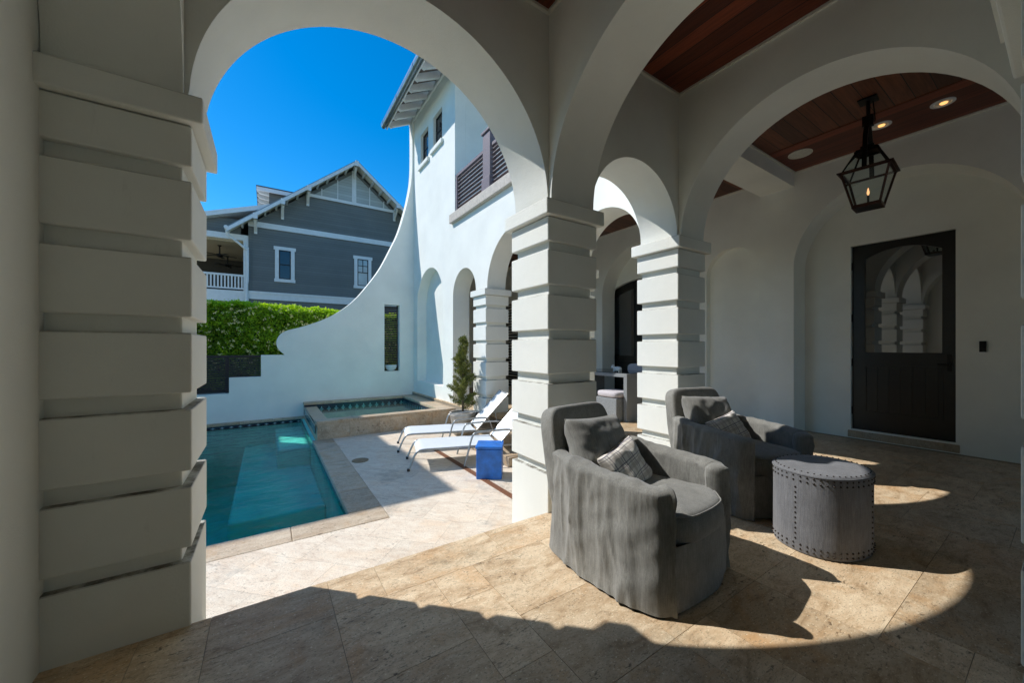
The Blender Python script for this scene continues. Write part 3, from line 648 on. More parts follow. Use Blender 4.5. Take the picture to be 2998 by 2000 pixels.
# door 1
b = BM(); y0, y1, z0, zt = D1; xd = XR+0.05
gl_o = [(y1-0.13, 1.135)] + [(y1-0.13-(y1-y0-0.24)*t/10, 2.375+0.10*(1-(t/5-1)**2)) for t in range(0, 11)] + [(y0+0.11, 1.135)]
panel(b, [rect(y0+0.003, y1-0.003, z0, zt-0.003), gl_o], 'x', xd, xd+0.05); d1 = mk('door', b, M['door'], V, bevel=0.004)
b = BM(); box(b, xd+0.02, xd+0.028, y0+0.08, y1-0.10, 1.1, 2.5); mk('pane', b, M['doorglass'], d1)
b = BM()
for (a, c, e, f) in ((y0+0.10, y0+0.125, 0.33, 0.97), (y1-0.145, y1-0.12, 0.33, 0.97), (y0+0.125, y1-0.145, 0.33, 0.355), (y0+0.125, y1-0.145, 0.945, 0.97)): box(b, xd-0.012, xd-0.0005, a, c, e, f)
n = 6
for k in range(n):
    a = y0+0.135+k*(y1-y0-0.29)/n; box(b, xd-0.007, xd-0.0005, a+0.004, a+(y1-y0-0.29)/n-0.004, 0.365, 0.935)
mk('panel', b, M['door'], d1)
b = BM(); box(b, xd-0.012, xd, y0+0.03, y0+0.07, 0.92, 1.12); tube(b, [(xd-0.012, y0+0.05, 1.0), (xd-0.05, y0+0.05, 1.0), (xd-0.05, y0+0.14, 1.0)], 0.009); mk('handle', b, M['darkmetal'], d1)
for z in (0.35, 1.0, 1.6, 2.3):
    b = BM(); box(b, xd-0.02, xd+0.01, y1-0.006, y1+0.012, z-0.05, z+0.05); mk('hinge', b, M['darkmetal'], d1)
# door 2 (arched pair)
b = BM(); xd2 = XR+0.06
dl = [(y, max(z, 0.1)) for y, z in dh]
def leaf(ya, yb):
    top = lambda y: 2.37+0.29*(1-((y-5.135)/0.966)**2)
    o_ = [(ya, 0.1), (yb, 0.1)] + [(yb+(ya-yb)*t/8, top(yb+(ya-yb)*t/8)) for t in range(0, 9)]
    ia, ib = ya+0.16, yb-0.16; sgn = 1
    h_ = [(ia, 1.02+0.12*(1 if ia < 5.13 else 0)), (ib, 1.02+0.12*(0 if ib > 5.2 else 1))] + [(ib+(ia-ib)*t/6, top(ib+(ia-ib)*t/6)-0.17) for t in range(0, 7)]
    b = BM(); panel(b, [o_, h_], 'x', xd2, xd2+0.05); d = mk('door', b, M['door'], V, bevel=0.004)
    p = BM(); box(p, xd2+0.02, xd2+0.028, ia-0.02, ib+0.02, 0.95, 2.55); mk('pane', p, M['doorglass'], d)
    p = BM(); box(p, xd2-0.012, xd2-0.0005, ia, ib, 0.3, 0.36); box(p, xd2-0.012, xd2-0.0005, ia, ib, 0.85, 0.9); box(p, xd2-0.008, xd2-0.0005, ia+0.03, ib-0.03, 0.4, 0.82); mk('panel', p, M['door'], d)
leaf(4.172, 5.133); leaf(5.137, 6.098)
b = BM(); box(b, xd-0.0, xd+0.0001+0.3, 0.2, 2.4, -0.04, 0.08); 
b.free()
# doorbell / light switch
b = BM(); box(b, XR-0.022, XR-0.0005, 0.545, 0.595, 1.15, 1.27); tag(mk('door_bell', b, M['darkmetal'], bevel=0.004), 'small black doorbell box on the white wall right of the dark door', 'doorbell')
# ceilings
def ceil(name, x0, x1, y0, y1, z, mat, par=V):
    b = BM(); box(b, x0, x1, y0, y1, z, z+0.04); return mk(name, b, mat, par)
ceil('ceiling', -0.301, 1.7275, 0.055, 2.131, 3.66, M['ceil_y']); ceil('ceiling', 2.154, XF+0.002, 0.055, 2.131, 3.66, M['ceil_y'])
ZW = 3.67
ceil('ceiling', W1-0.001, XE+0.01, -3, 2.21, ZW, M['ceil_x']); ceil('ceiling', W1-0.001, XE+0.01, 2.60, YB, ZW, M['ceil_x'])
b = BM(); box(b, W1-0.0005, XE+0.002, 2.19, 2.617, 3.465, 4.0); mk('beam', b, M['stucco'], V, bevel=0.004)
ceil('ceiling', -0.701, W1-0.002, -3.0, -0.371, 3.66, M['ceil_y'])  # unseen ceiling added south of the arcade to hold back blue sky light
b = BM(); panel(b, [[(-0.9, 0), (3.85, 0)]+arc(4.8, 2.1, 0.95, 180, 0, 24)+[(5.75, 0), (XE+0.4, 0), (XE+0.4, 4.1), (-0.9, 4.1)]], 'y', -3.2, -3.0005); mk('added_rear_wall', b, M['stucco'], V)  # unseen wall added to block south light; its arch lets some fill in
def cornice(x0, x1, y0, y1, z):
    b = BM(); s = 0.022
    box(b, x0, x0+s, y0, y1, z-s, z-0.001); box(b, x1-s, x1, y0, y1, z-s, z-0.001); box(b, x0+s, x1-s, y0, y0+s, z-s, z-0.001); box(b, x0+s, x1-s, y1-s, y1, z-s, z-0.001)
    mk('cornice', b, M['trim'], V)
cornice(-0.3, 1.727, 0.055, 2.13, 3.66); cornice(2.155, XF, 0.055, 2.13, 3.66); cornice(W1, XE, -3, 2.19, ZW); cornice(W1, XE, 2.617, YB, ZW)
b = BM(); box(b, 5.35, XE-0.023, -2.9, 2.165, ZW-0.006, ZW-0.0005); mk('ceiling_border', b, M['ceil_y'], V)
b = BM(); box(b, W1, XE+0.3, YB-0.02, YB+0.03, 0, 4); mk('wing_end_wall', b, M['stucco'], V)
b = BM(); box(b, XE-0.07, XE-0.002, 9.9, 9.93, 0, 2.6); box(b, XE-0.07, XE-0.002, 8.85, 8.9, 0, 2.6)
for k in range(30): obox(b, (XE-0.035, 9.4, 0.06+k*0.084), 0.06, 0.99, 0.014, Matrix.Rotation(R(-35), 4, 'Y'))
mk('shutter', b, M['louver'], V)
# steps from the wing
b = BM(); box(b, XF-0.33, XF-0.043, 4.15, 5.80, ZD, -0.14); box(b, XF-0.66, XF-0.331, 4.15, 5.80, ZD, -0.27); mk('wing_steps', b, M['step'], kind='structure', bevel=0.01)

# west building whose roof shades the pool
wb = thing('pool_house', 'tall white stucco building standing west of the pool beyond the left pier', 'building', (-6, 11, ZD))
b = BM(); panel(b, [rect(8.77, 15, ZD-0.1, 6.72), rect(11.75, 12.45, 4.35, 5.15)], 'x', -3.30, -3.16); box(b, -9, -3.301, 8.77, 11.0, ZD-0.1, 6.72); box(b, -9, -3.301, 11.0, 14.6, ZD-0.1, 4.1); box(b, -9, -3.301, 14.6, 15, ZD-0.1, 6.72)  # high opening and low block behind it added to drop a sun patch in the pool
mk('wall', b, M['stucco'], wb)
b = BM(); box(b, -9.05, -3.13, 8.74, 11.02, 6.721, 6.80); mk('roof', b, M['slate'], wb)

# ------------------------------------------------------------ curved garden wall
s = 9.94/10.1
def S(p): return (p[0]*s, 1.2+(p[1]-1.2)*s)
prof = [S(p) for p in ((3.353, 7.45), (3.345, 6.066), (3.25, 5.35), (3.101, 4.733), (2.96, 4.28), (2.789, 3.894), (2.50, 3.30), (2.158, 2.786), (1.84, 2.39), (1.47, 2.074), (1.08, 1.85), (0.683, 1.689), (0.388, 1.595), (0.26, 1.51), (0.188, 1.373), (0.185, 1.26), (0.231, 1.147), (0.345, 1.028))]
cp = [(p.x, p.y) for p in curve_pts([(a, z, 0) for a, z in prof], 5)]
out = [(XF-0.002, 7.3), (XF-0.002, ZD-0.1), (-6.0, ZD-0.1), (-6.0, S((0, 0.20))[1]), S((-0.687, 0.20)), S((-0.687, 0.543)), S((-0.114, 0.543)), S((-0.114, 1.028))] + cp[::-1][0:]
slot = [S(p) for p in ((2.60, 0.565), (3.0, 0.565), (3.0, 2.345), (2.60, 2.345))]
gw = thing('garden_wall', 'tall white garden wall sweeping down in a concave curve to a scroll and steps', 'wall', (0.5, 10.05, ZD))
b = BM(); panel(b, [out, slot], 'y', YB, YB+0.24); mk('wall', b, M['stucco'], gw, smooth=25)
b = BM()
for k in range(38):
    z = slot[0][1]+0.02+k*0.047
    if z > slot[2][1]-0.02: break
    obox(b, ((slot[0][0]+slot[1][0])/2, YB+0.17, z), slot[1][0]-slot[0][0]-0.02, 0.035, 0.026, Matrix.Rotation(R(20), 4, 'X'))
box(b, slot[0][0], slot[0][0]+0.02, YB+0.15, YB+0.20, slot[0][1], slot[2][1]); box(b, slot[1][0]-0.02, slot[1][0], YB+0.15, YB+0.20, slot[0][1], slot[2][1])
mk('louver_panel', b, M['louver'], gw)
fe = thing('slat_fence', 'dark brown horizontal slat fence filling the stepped corner beside the garden wall', 'fence', (-1.5, 10.1, 0))
b = BM(); z = 0.23
while z < 1.0:
    x1 = -0.68 if z < 0.50 else -0.12
    box(b, -6, x1, YB+0.10, YB+0.125, z, z+0.034); z += 0.046
mk('slats', b, M['louver'], fe)
b = BM(); box(b, -6, -0.114, YB+0.08, YB+0.15, 1.0, 1.03); mk('rail', b, M['louver'], fe)
for x in (-0.72, -1.9, -3.1, -4.3):
    b = BM(); box(b, x-0.03, x+0.03, YB+0.13, YB+0.18, 0.2, 1.0); mk('post', b, M['louver'], fe)
b = BM(); lathe(b, [(0.05, 0), (0.10, 0.03), (0.145, 0.10), (0.152, 0.165), (0.140, 0.165), (0.13, 0.11), (0.06, 0.06)], (2.755, YB+0.10, slot[0][1]+0.001), 32, capt=True)
tag(mk('bowl_planter', b, M['bowl'], smooth=40), 'small white bowl planter sitting in the bottom of the tall slot window', 'planter')

# ------------------------------------------------------------ hedge with blossoms
def leafmesh(name, pts, mat, parent, size, rnd, vals=None, flat=0.5, aspect=0.5):
    vs, fs, cs = [], [], []
    for (p, nrm, sc, tone) in pts:
        n = (Vector(nrm)+Vector((rnd.uniform(-1, 1), rnd.uniform(-1, 1), rnd.uniform(-1, 1)))*flat).normalized()
        a = n.cross(Vector((rnd.uniform(-1, 1), rnd.uniform(-1, 1), rnd.uniform(-1, 1)))).normalized(); c = n.cross(a)
        l = size*sc; w = l*aspect; i = len(vs); P = Vector(p)
        vs += [P-a*l/2, P+c*w/2+n*w*0.2, P+a*l/2, P-c*w/2+n*w*0.2]; fs.append((i, i+1, i+2, i+3)); cs.append((tone, rnd.random(), 0, 1))
    me = bpy.data.meshes.new(name); me.from_pydata([tuple(v-(wm(parent).translation)) for v in vs], [], fs); me.materials.append(mat)
    setcol(me, 'tv', lambda p: cs[p.index])
    o = bpy.data.objects.new(name, me); COL.objects.link(o); o.parent = parent; return o
hg = thing('flowering_hedge', 'bright green hedge dotted with cream blossoms behind the garden wall', 'hedge', (0, 11.6, ZD))
rnd = random.Random(21)
def htop(x): return 2.36-0.035*(x+1.5)+0.06*noise.noise(Vector((x*1.3, 0, 5)))+0.04*noise.noise(Vector((x*4, 2, 5)))
pts = []
for _ in range(60000):
    x = rnd.uniform(-2.6, 3.6); zt = htop(x); f = rnd.random()
    if f < 0.68:
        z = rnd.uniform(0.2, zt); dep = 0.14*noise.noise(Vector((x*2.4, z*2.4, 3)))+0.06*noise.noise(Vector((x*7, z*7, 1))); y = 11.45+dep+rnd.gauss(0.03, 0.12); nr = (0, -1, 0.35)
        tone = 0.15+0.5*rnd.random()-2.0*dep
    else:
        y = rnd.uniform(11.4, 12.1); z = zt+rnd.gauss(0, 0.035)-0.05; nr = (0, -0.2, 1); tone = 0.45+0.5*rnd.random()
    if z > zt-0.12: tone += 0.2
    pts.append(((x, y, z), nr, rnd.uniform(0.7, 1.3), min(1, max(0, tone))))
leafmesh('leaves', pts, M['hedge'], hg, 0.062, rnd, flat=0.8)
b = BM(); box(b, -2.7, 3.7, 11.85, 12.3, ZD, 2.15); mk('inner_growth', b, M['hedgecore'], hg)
pts = []
for _ in range(430):
    x = rnd.uniform(-2.6, 3.6); z = rnd.uniform(0.3, htop(x)-0.03)
    for _ in range(7):
        px, pz = x+rnd.gauss(0, 0.022), z+rnd.gauss(0, 0.02); dep = 0.14*noise.noise(Vector((px*2.4, pz*2.4, 3)))
        pts.append(((px, 11.33+dep+rnd.gauss(0, 0.012), pz), (0, -1, 0.4), rnd.uniform(0.7, 1.3), 0.5))
leafmesh('blossoms', pts, M['blossom'], hg, 0.034, rnd, flat=0.5, aspect=0.8)

# ------------------------------------------------------------ neighbour house
NY = 20.0
nh = thing('grey_house', 'grey clapboard gabled house with white trim and an upper porch behind the hedge', 'house', (3.6, 24, ZD))
xl, xr, xp = -0.66, 7.96, 3.65; zp = 10.15; ze = 6.62
sl = (zp-ze)/(xp-xl)
b = BM(); panel(b, [[(xl, ZD), (xr, ZD), (xr, ze), (xp, zp), (xl, ze)]], 'y', NY, NY+9); mk('wall', b, M['grey_siding'], nh)
b = BM(); zb = 8.42; xa = xl+(zb-ze)/sl; xb = xr-(zb-ze)/sl
panel(b, [[(xa+0.25, zb), (xb-0.25, zb), (xp, zp-0.2)]], 'y', NY-0.04, NY-0.002); gp_ = mk('gable_panel', b, M['pale_siding'], nh)
b = BM(); box(b, xa, xb, NY-0.07, NY-0.0415, zb-0.07, zb+0.07)
box(b, xp-0.10, xp+0.10, NY-0.08, NY-0.0416, zb+0.071, zp-0.1)
for x in (xp-1.45, xp-0.75, xp+0.75, xp+1.45): box(b, x-0.02, x+0.02, NY-0.06, NY-0.041, zb+0.071, zp-abs(x-xp)*sl-0.12)
mk('battens', b, M['white'], gp_)
# roof planes with overhang
def sloped(b, x0, z0, x1, z1, y0, y1, th):
    v = [b.verts.new(p) for p in ((x0, y0, z0), (x1, y0, z1), (x1, y1, z1), (x0, y1, z0), (x0, y0, z0-th), (x1, y0, z1-th), (x1, y1, z1-th), (x0, y1, z0-th))]
    for f in ((0, 1, 2, 3), (7, 6, 5, 4), (0, 4, 5, 1), (1, 5, 6, 2), (2, 6, 7, 3), (3, 7, 4, 0)): b.faces.new([v[i] for i in f])
ox = 0.75; zr = zp+0.18
b = BM(); sloped(b, xl-ox, zr-(xp-xl+ox)*sl, xp, zr, NY-0.75, NY+9.3, 0.05); sloped(b, xp, zr, xr+ox, zr-(xr-xp+ox)*sl, NY-0.75, NY+9.3, 0.05)
bmesh.ops.recalc_face_normals(b, faces=b.faces); nr_ = mk('roof', b, M['roofmetal'], nh)
b = BM(); sloped(b, xl-ox, zr-(xp-xl+ox)*sl-0.05, xp, zr-0.05, NY-0.78, NY-0.72, 0.16); sloped(b, xp, zr-0.05, xr+ox, zr-(xr-xp+ox)*sl-0.05, NY-0.78, NY-0.72, 0.16)
bmesh.ops.recalc_face_normals(b, faces=b.faces); mk('rake_board', b, M['white'], nr_)
t = 0
while t < 1.0:
    for sg_ in (-1, 1):
        if t == 0 and sg_ == 1: continue
        x = xp+sg_*(xp-xl+ox-0.2)*t; z = zr-abs(x-xp)*sl-0.1
        b = BM(); box(b, x-0.04, x+0.04, NY-0.72, NY-0.001, z-0.10, z); mk('outrigger', b, M['white'], nr_)
    t += 0.085
b = BM(); sloped(b, xl-ox+0.05, zr-(xp-xl+ox-0.05)*sl-0.052, xp, zr-0.052, NY-0.71, NY-0.003, 0.02); sloped(b, xp, zr-0.052, xr+ox, zr-(xr-xp+ox)*sl-0.052, NY-0.71, NY-0.003, 0.02)
bmesh.ops.recalc_face_normals(b, faces=b.faces); mk('soffit', b, M['trim'], nr_)
for x in (0.59, 1.61, 5.65, xp, -0.42):
    z = zr-abs(x-xp)*sl-0.28
    b = BM(); box(b, x-0.065, x+0.065, NY-0.70, NY-0.001, z-0.02, z+0.08); box(b, x-0.08, x+0.08, NY-0.80, NY-0.64, z-0.02, z+0.22); beam(b, (x, NY-0.60, z-0.01), (x, NY-0.03, z-0.38), 0.09, 0.09); box(b, x-0.06, x+0.06, NY-0.06, NY-0.001, z-0.48, z-0.03)
    mk('bracket', b, M['white'], nh)
b = BM(); box(b, xl-0.03, xr, NY-0.05, NY-0.001, 6.54, 6.78); mk('belt_course', b, M['white'], nh)
b = BM(); box(b, xl-0.05, xr, NY-0.06, NY-0.001, 3.34, 3.68); box(b, xl-0.06, xr, NY-0.09, NY-0.0605, 3.60, 3.69); mk('skirt_board', b, M['white'], nh)
b = BM(); box(b, xl-0.02, xl+0.09, NY-0.03, NY-0.0005, 3.69, 6.54); mk('corner_board', b, M['grey_siding'], nh)
def nwin(x0, x1, z0, z1, pale):
    b = BM(); t = 0.15
    for q in ((x0, x0+t, z0+0.14, z1-t), (x1-t, x1, z0+0.14, z1-t), (x0-0.05, x1+0.05, z1-t, z1), (x0-0.03, x1+0.03, z0, z0+0.14)): box(b, q[0], q[1], NY-0.06, NY-0.001, q[2], q[3])
    w = mk('window', b, M['white'], nh)
    p = BM(); box(p, x0+t, x1-t, NY-0.02, NY-0.002, z0+0.14, z1-t); mk('pane', p, M['palewin'] if pale else M['winglass'], w)
    f = BM(); a, c, d, e = x0+t, x1-t, z0+0.14, z1-t; k = 0.04; y = NY-0.035
    for q in ((a, a+k, d, e), (c-k, c, d, e), (a+k, c-k, e-k, e), (a+k, c-k, d, d+k), (a+k, c-k, (d+e)/2-k/2, (d+e)/2+k/2)): box(f, q[0], q[1], y, NY-0.021, q[2], q[3])
    if pale:
        box(f, (a+c)/2-0.015, (a+c)/2+0.015, y+0.002, NY-0.021, (d+e)/2+k/2, e-k); box(f, a+k, c-k, y+0.003, NY-0.0215, (d+3*e)/4-0.015, (d+3*e)/4+0.015)
    mk('sash', f, M['darkmetal'], w)
nwin(0.30, 1.07, 4.19, 5.80, False); nwin(3.66, 4.48, 4.19, 5.83, True)
# porch on the left (west) side, further back than the gable
YP = NY+0.02
b = BM(); box(b, -4.5, xl-0.005, YP, YP+0.2, 5.88, 6.12); mk('porch_beam', b, M['white'], nh)
b = BM(); box(b, -4.5, xl-0.005, YP, YP+0.2, 3.2, 3.67); mk('porch_skirt', b, M['white'], nh)
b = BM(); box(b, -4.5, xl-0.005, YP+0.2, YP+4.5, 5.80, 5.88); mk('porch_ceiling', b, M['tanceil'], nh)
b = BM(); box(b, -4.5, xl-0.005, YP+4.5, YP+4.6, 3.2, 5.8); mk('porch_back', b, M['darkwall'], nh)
b = BM(); box(b, -4.5, xl-0.005, YP+0.02, YP+4.5, 3.1, 3.199); mk('porch_floor_boards', b, M['tanceil'], nh)
b = BM(); box(b, -4.5, xl-0.3, YP+0.01, YP+0.1, 6.121, 6.75); mk('porch_gable', b, M['grey_siding'], nh)
b = BM(); v = []
sl2 = 0.33
for y0_, y1_, off in ((YP-0.35, YP+5, 0),):
    vv = [b.verts.new(p) for p in ((-4.5, y0_, 6.0), (xl+0.8, y0_, 7.58), (xl+0.8, y1_, 7.58), (-4.5, y1_, 6.0), (-4.5, y0_, 5.8), (xl+0.8, y0_, 7.38), (xl+0.8, y1_, 7.38), (-4.5, y1_, 5.8))]
    for f in ((0, 1, 2, 3), (7, 6, 5, 4), (0, 4, 5, 1), (1, 5, 6, 2), (2, 6, 7, 3), (3, 7, 4, 0)): b.faces.new([vv[i] for i in f])
mk('porch_roof', b, M['white'], nh)
b = BM(); box(b, xl-0.20, xl-0.006, YP-0.02, YP+0.2, 3.671, 5.879); mk('porch_post', b, M['white'], nh)
b = BM(); box(b, -4.5, xl-0.2, YP+0.05, YP+0.12, 4.30, 4.38); box(b, -4.5, xl-0.2, YP+0.05, YP+0.12, 3.74, 3.80); pr = mk('porch_railing', b, M['white'], nh)
b = BM(); x = xl-0.26
while x > -4.4: box(b, x-0.028, x+0.028, YP+0.065, YP+0.105, 3.801, 4.299); x -= 0.118
mk('balusters', b, M['white'], pr)
b = BM(); zz = zr-(xp-xl+ox)*sl
tube(b, curve_pts([(xl-ox+0.02, NY-0.5, zz-0.05), (xl-ox+0.04, NY-0.45, zz-0.25), (xl-0.35, NY-0.2, zz-0.5), (xl-0.08, NY-0.12, zz-0.72), (xl-0.05, NY-0.10, 5.5), (xl-0.05, NY-0.10, 4.2), (xl-0.08, NY-0.10, 3.9), (xl-0.08, NY-0.14, 3.2)], 5), 0.05, 10)
tube(b, [(xl-ox, NY-0.8, zz-0.02), (xl-ox, NY+9, zz-0.02)], 0.075, 10); mk('downspout', b, M['white'], nh, smooth=40)
b = BM(); box(b, 0.1, 3.0, NY+2.5, NY+6, 7.0, 9.15); mk('dormer', b, M['grey_siding'], nh)
b = BM(); box(b, -0.45, 3.2, NY+2.2, NY+6.3, 9.15, 9.22); dr = mk('dormer_roof', b, M['slate'], nh)
b = BM(); box(b, -0.43, 3.2, NY+2.18, NY+2.24, 8.97, 9.149)
mk('dormer_fascia', b, M['white'], dr)
for k in range(5):
    b = BM(); panel(b, [[(-0.42, 9.149), (-0.42, 9.02), (-0.3, 8.93), (0.09, 8.88), (0.09, 9.149)]], 'y', NY+2.5+k*0.7, NY+2.6+k*0.7); mk('rafter_tail', b, M['white'], dr)
b = BM(); box(b, -0.35, 0.6, NY+3.0, NY+3.5, 7.62, 7.85); mk('lower_dormer_eave', b, M['white'], nh)
for (x, y, z, lab) in ((-1.78, 21.2, 5.42, 'nearer black ceiling fan, with clear blades, hanging in the grey house porch'), (-1.62, 23.0, 5.32, 'farther black ceiling fan deeper inside the grey house porch')):
    fn = thing('ceiling_fan', lab, 'ceiling fan', (x, y, z), group='ceiling fans in the neighbour porch')
    b = BM(); tube(b, [(x, y, z+0.38), (x, y, z)], 0.03); lathe(b, [(0.03, 0), (0.12, -0.02), (0.13, -0.10), (0.05, -0.16)], (x, y, z), 16); lathe(b, [(0.09, 0), (0.04, -0.06)], (x, y, z+0.38), 12); mk('motor', b, M['darkmetal'], fn)
    for k in range(5):
        b = BM(); a = R(72*k+10); d = Vector((math.cos(a), math.sin(a), 0)); beam(b, Vector((x, y, z-0.07))+d*0.1, Vector((x, y, z-0.09))+d*0.62, 0.13, 0.012); mk('blade', b, M['darkmetal'], fn)

# ------------------------------------------------------------ potted conifer
px, py = 3.01, 6.22
pt = thing('stone_planter', 'weathered round stone planter holding the potted conifer behind the loungers', 'planter', (px, py, ZD))
b = BM(); lathe(b, [(0.155, 0), (0.17, 0.02), (0.235, 0.36), (0.245, 0.37), (0.245, 0.415), (0.215, 0.415), (0.205, 0.36)], (px, py, ZD), 40); mk('pot', b, M['potclay'], pt, smooth=40)
b = BM(); lathe(b, [(0.2, 0), (0.1, 0.012)], (px, py, ZD+0.365), 24); mk('soil', b, M['soil'], pt)
tr = thing('potted_conifer', 'slim olive green conifer tree growing in the stone planter by the spa', 'tree', (px, py, ZD+0.37))
rnd = random.Random(8)
b = BM(); tube(b, [(px, py, ZD+0.36), (px+0.01, py, 0.6), (px, py, 1.42)], [0.022, 0.014, 0.004], 8)
br = []
for k in range(64):
    z = 0.05+1.33*(k/64)**0.9; t = z/1.45; rad = (0.27*(1-t)**0.85+0.02)*rnd.uniform(0.65, 1.12); a = rnd.uniform(0, 2*math.pi)
    p0 = Vector((px, py, z)); p1 = p0+Vector((math.cos(a)*rad, math.sin(a)*rad, rad*rnd.uniform(0.5, 1.0))); tube(b, [p0, (p0+p1)/2+Vector((0, 0, -0.01)), p1], [0.006, 0.004, 0.002], 5); br.append((p0, p1))
mk('trunk', b, M['bark'], tr)
pts = []
for p0, p1 in br:
    d = p1-p0
    for _ in range(int(60+160*d.length/0.3)):
        t = rnd.uniform(0.2, 1.1); w = 0.026*(1.2-t*0.7)+0.004; p = p0+d*t+Vector((rnd.gauss(0, w), rnd.gauss(0, w), rnd.gauss(0, w)))
        pts.append((p, (d+Vector((0, 0, 0.2))).normalized().cross(Vector((rnd.uniform(-1, 1), rnd.uniform(-1, 1), 0.3))), rnd.uniform(0.6, 1.3), min(1, max(0, 0.1+0.6*t*rnd.random()+0.3*rnd.random()))))
leafmesh('foliage', pts, M['conifer'], tr, 0.05, rnd, flat=0.35, aspect=0.22)

# ------------------------------------------------------------ sun loungers
def copy_tree(o, parent=None):
    c = o.copy(); COL.objects.link(c); c.parent = parent
    for ch in list(o.children): copy_tree(ch, c)
    return c
def lounger():
    # local: origin at near front foot, +x towards head, +y across
    W = 0.56; zs = 0.26; Lh = 1.22
    t = thing('sun_lounger', '', 'sun lounger', group='white sling sun loungers by the pool')
    for yy in (0.0, W):
        b = BM(); tube(b, curve_pts([(0.0, yy, 0.012), (0.05, yy, 0.14), (0.10, yy, zs-0.03), (0.17, yy, zs), (0.40, yy, zs)], 6)+[Vector((Lh+0.45, yy, zs-0.03))], 0.0135, 10); mk('side_rail', b, M['alu'], t, local=True, smooth=40)
        b = BM(); lathe(b, [(0.019, 0), (0.019, 0.03), (0.014, 0.035)], (-0.002, yy, 0), 10); mk('foot', b, M['rubber'], t, local=True)
        for (xf, xt) in ((0.72, 0.80),):
            b = BM(); o_ = -0.03 if yy == 0 else 0.03
            tube(b, curve_pts([(0.72, yy+o_, 0.0), (0.76, yy+o_, 0.15), (0.83, yy+o_, 0.40), (0.90, yy+o_, 0.445), (1.05, yy+o_, 0.455), (1.30, yy+o_, 0.46), (1.40, yy+o_, 0.43), (1.46, yy+o_, 0.30), (1.56, yy+o_, 0.0)], 6), 0.0125, 10); mk('armrest', b, M['alu'], t, local=True, smooth=40)
    b = BM()
    def sling(path, y0, y1, sag=0.012, th=0.006):
        rows = []
        n = 9
        for (x, z, nx, nz) in path:
            row = []
            for k in range(n):
                u = k/(n-1); sg_ = sag*math.sin(math.pi*u); row.append((x-nx*sg_, y0+(y1-y0)*u, z-nz*sg_, nx, nz))
            rows.append(row)
        T = [[b.verts.new((p[0], p[1], p[2])) for p in r] for r in rows]; Bm = [[b.verts.new((p[0]-p[3]*th, p[1], p[2]-p[4]*th)) for p in r] for r in rows]
        for i in range(len(rows)-1):
            for k in range(n-1):
                b.faces.new((T[i][k], T[i+1][k], T[i+1][k+1], T[i][k+1])); b.faces.new((Bm[i][k+1], Bm[i+1][k+1], Bm[i+1][k], Bm[i][k]))
            b.faces.new((T[i][0], Bm[i][0], Bm[i+1][0], T[i+1][0])); b.faces.new((T[i][n-1], T[i+1][n-1], Bm[i+1][n-1], Bm[i][n-1]))
        b.faces.new([*T[0], *Bm[0][::-1]]); b.faces.new([*T[-1][::-1], *Bm[-1]])
    sling([(0.09, zs-0.05, -0.9, 0.45), (0.115, zs-0.012, -0.7, 0.7), (0.15, zs+0.012, -0.3, 0.95), (0.20, zs+0.018, 0, 1), (0.45, zs+0.014, 0, 1), (0.8, zs+0.012, 0, 1), (Lh-0.02, zs+0.008, 0, 1)], -0.002, W+0.002)
    mk('seat_sling', b, M['sling'], t, local=True, smooth=50)
    b = BM(); an = R(47); ca, sa = math.cos(an), math.sin(an); bl = 0.78
    sling([(Lh+0.01+ca*q, zs+0.01+sa*q+0.012, -sa, ca) for q in (0, 0.15, 0.3, 0.45, 0.6, 0.72, 0.755)]+[(Lh+0.01+ca*0.78+0.01, zs+0.01+sa*0.78, 0.2, 1)], 0.022, W-0.022, 0.018)
    bk = mk('back_sling', b, M['sling'], t, local=True, smooth=50)
    b = BM()
    for yy in (0.018, W-0.018): tube(b, [(Lh, yy, zs), (Lh+ca*bl, yy, zs+sa*bl)], 0.0125, 8)
    tube(b, [(Lh+ca*bl, 0.012, zs+sa*bl), (Lh+ca*bl, W-0.012, zs+sa*bl)], 0.0125, 8)
    for yy in (0.06, W-0.06): tube(b, [(Lh+ca*0.45, yy, zs+sa*0.45-0.01), (Lh+0.38, yy, zs-0.03)], 0.008, 6)
    mk('back_frame', b, M['alu'], t, local=True, smooth=40)
    return t
l1 = lounger(); l2 = copy_tree(l1)
l1.location = (1.525, 4.74, ZD); l1.rotation_euler = (0, 0, R(-16)); l1['label'] = 'white sling sun lounger nearest the camera, beside the blue stool'
l2.location = (1.67, 5.68, ZD); l2.rotation_euler = (0, 0, R(-16)); l2['label'] = 'white sling sun lounger nearer the spa, in front of the stone planter'
# blue stool
bs = thing('blue_stool', 'square cobalt blue side table standing on the deck beside the nearest lounger', 'side table', (2.325, 4.03, ZD), R(-35))
b = BM(); prof = [(-0.155, 0.0), (0.155, 0.0), (0.155, 0.365), (-0.155, 0.365)]
box(b, -0.155, 0.155, -0.145, 0.145, 0.0, 0.362); mk('body', b, M['blue'], bs, local=True, bevel=0.008)
b = BM(); box(b, -0.166, 0.166, -0.157, 0.157, 0.368, 0.40); mk('top', b, M['blue'], bs, local=True, bevel=0.008)
b = BM(); box(b, -0.148, 0.148, -0.138, 0.138, 0.3625, 0.3675); mk('seam', b, M['rubber'], bs, local=True)

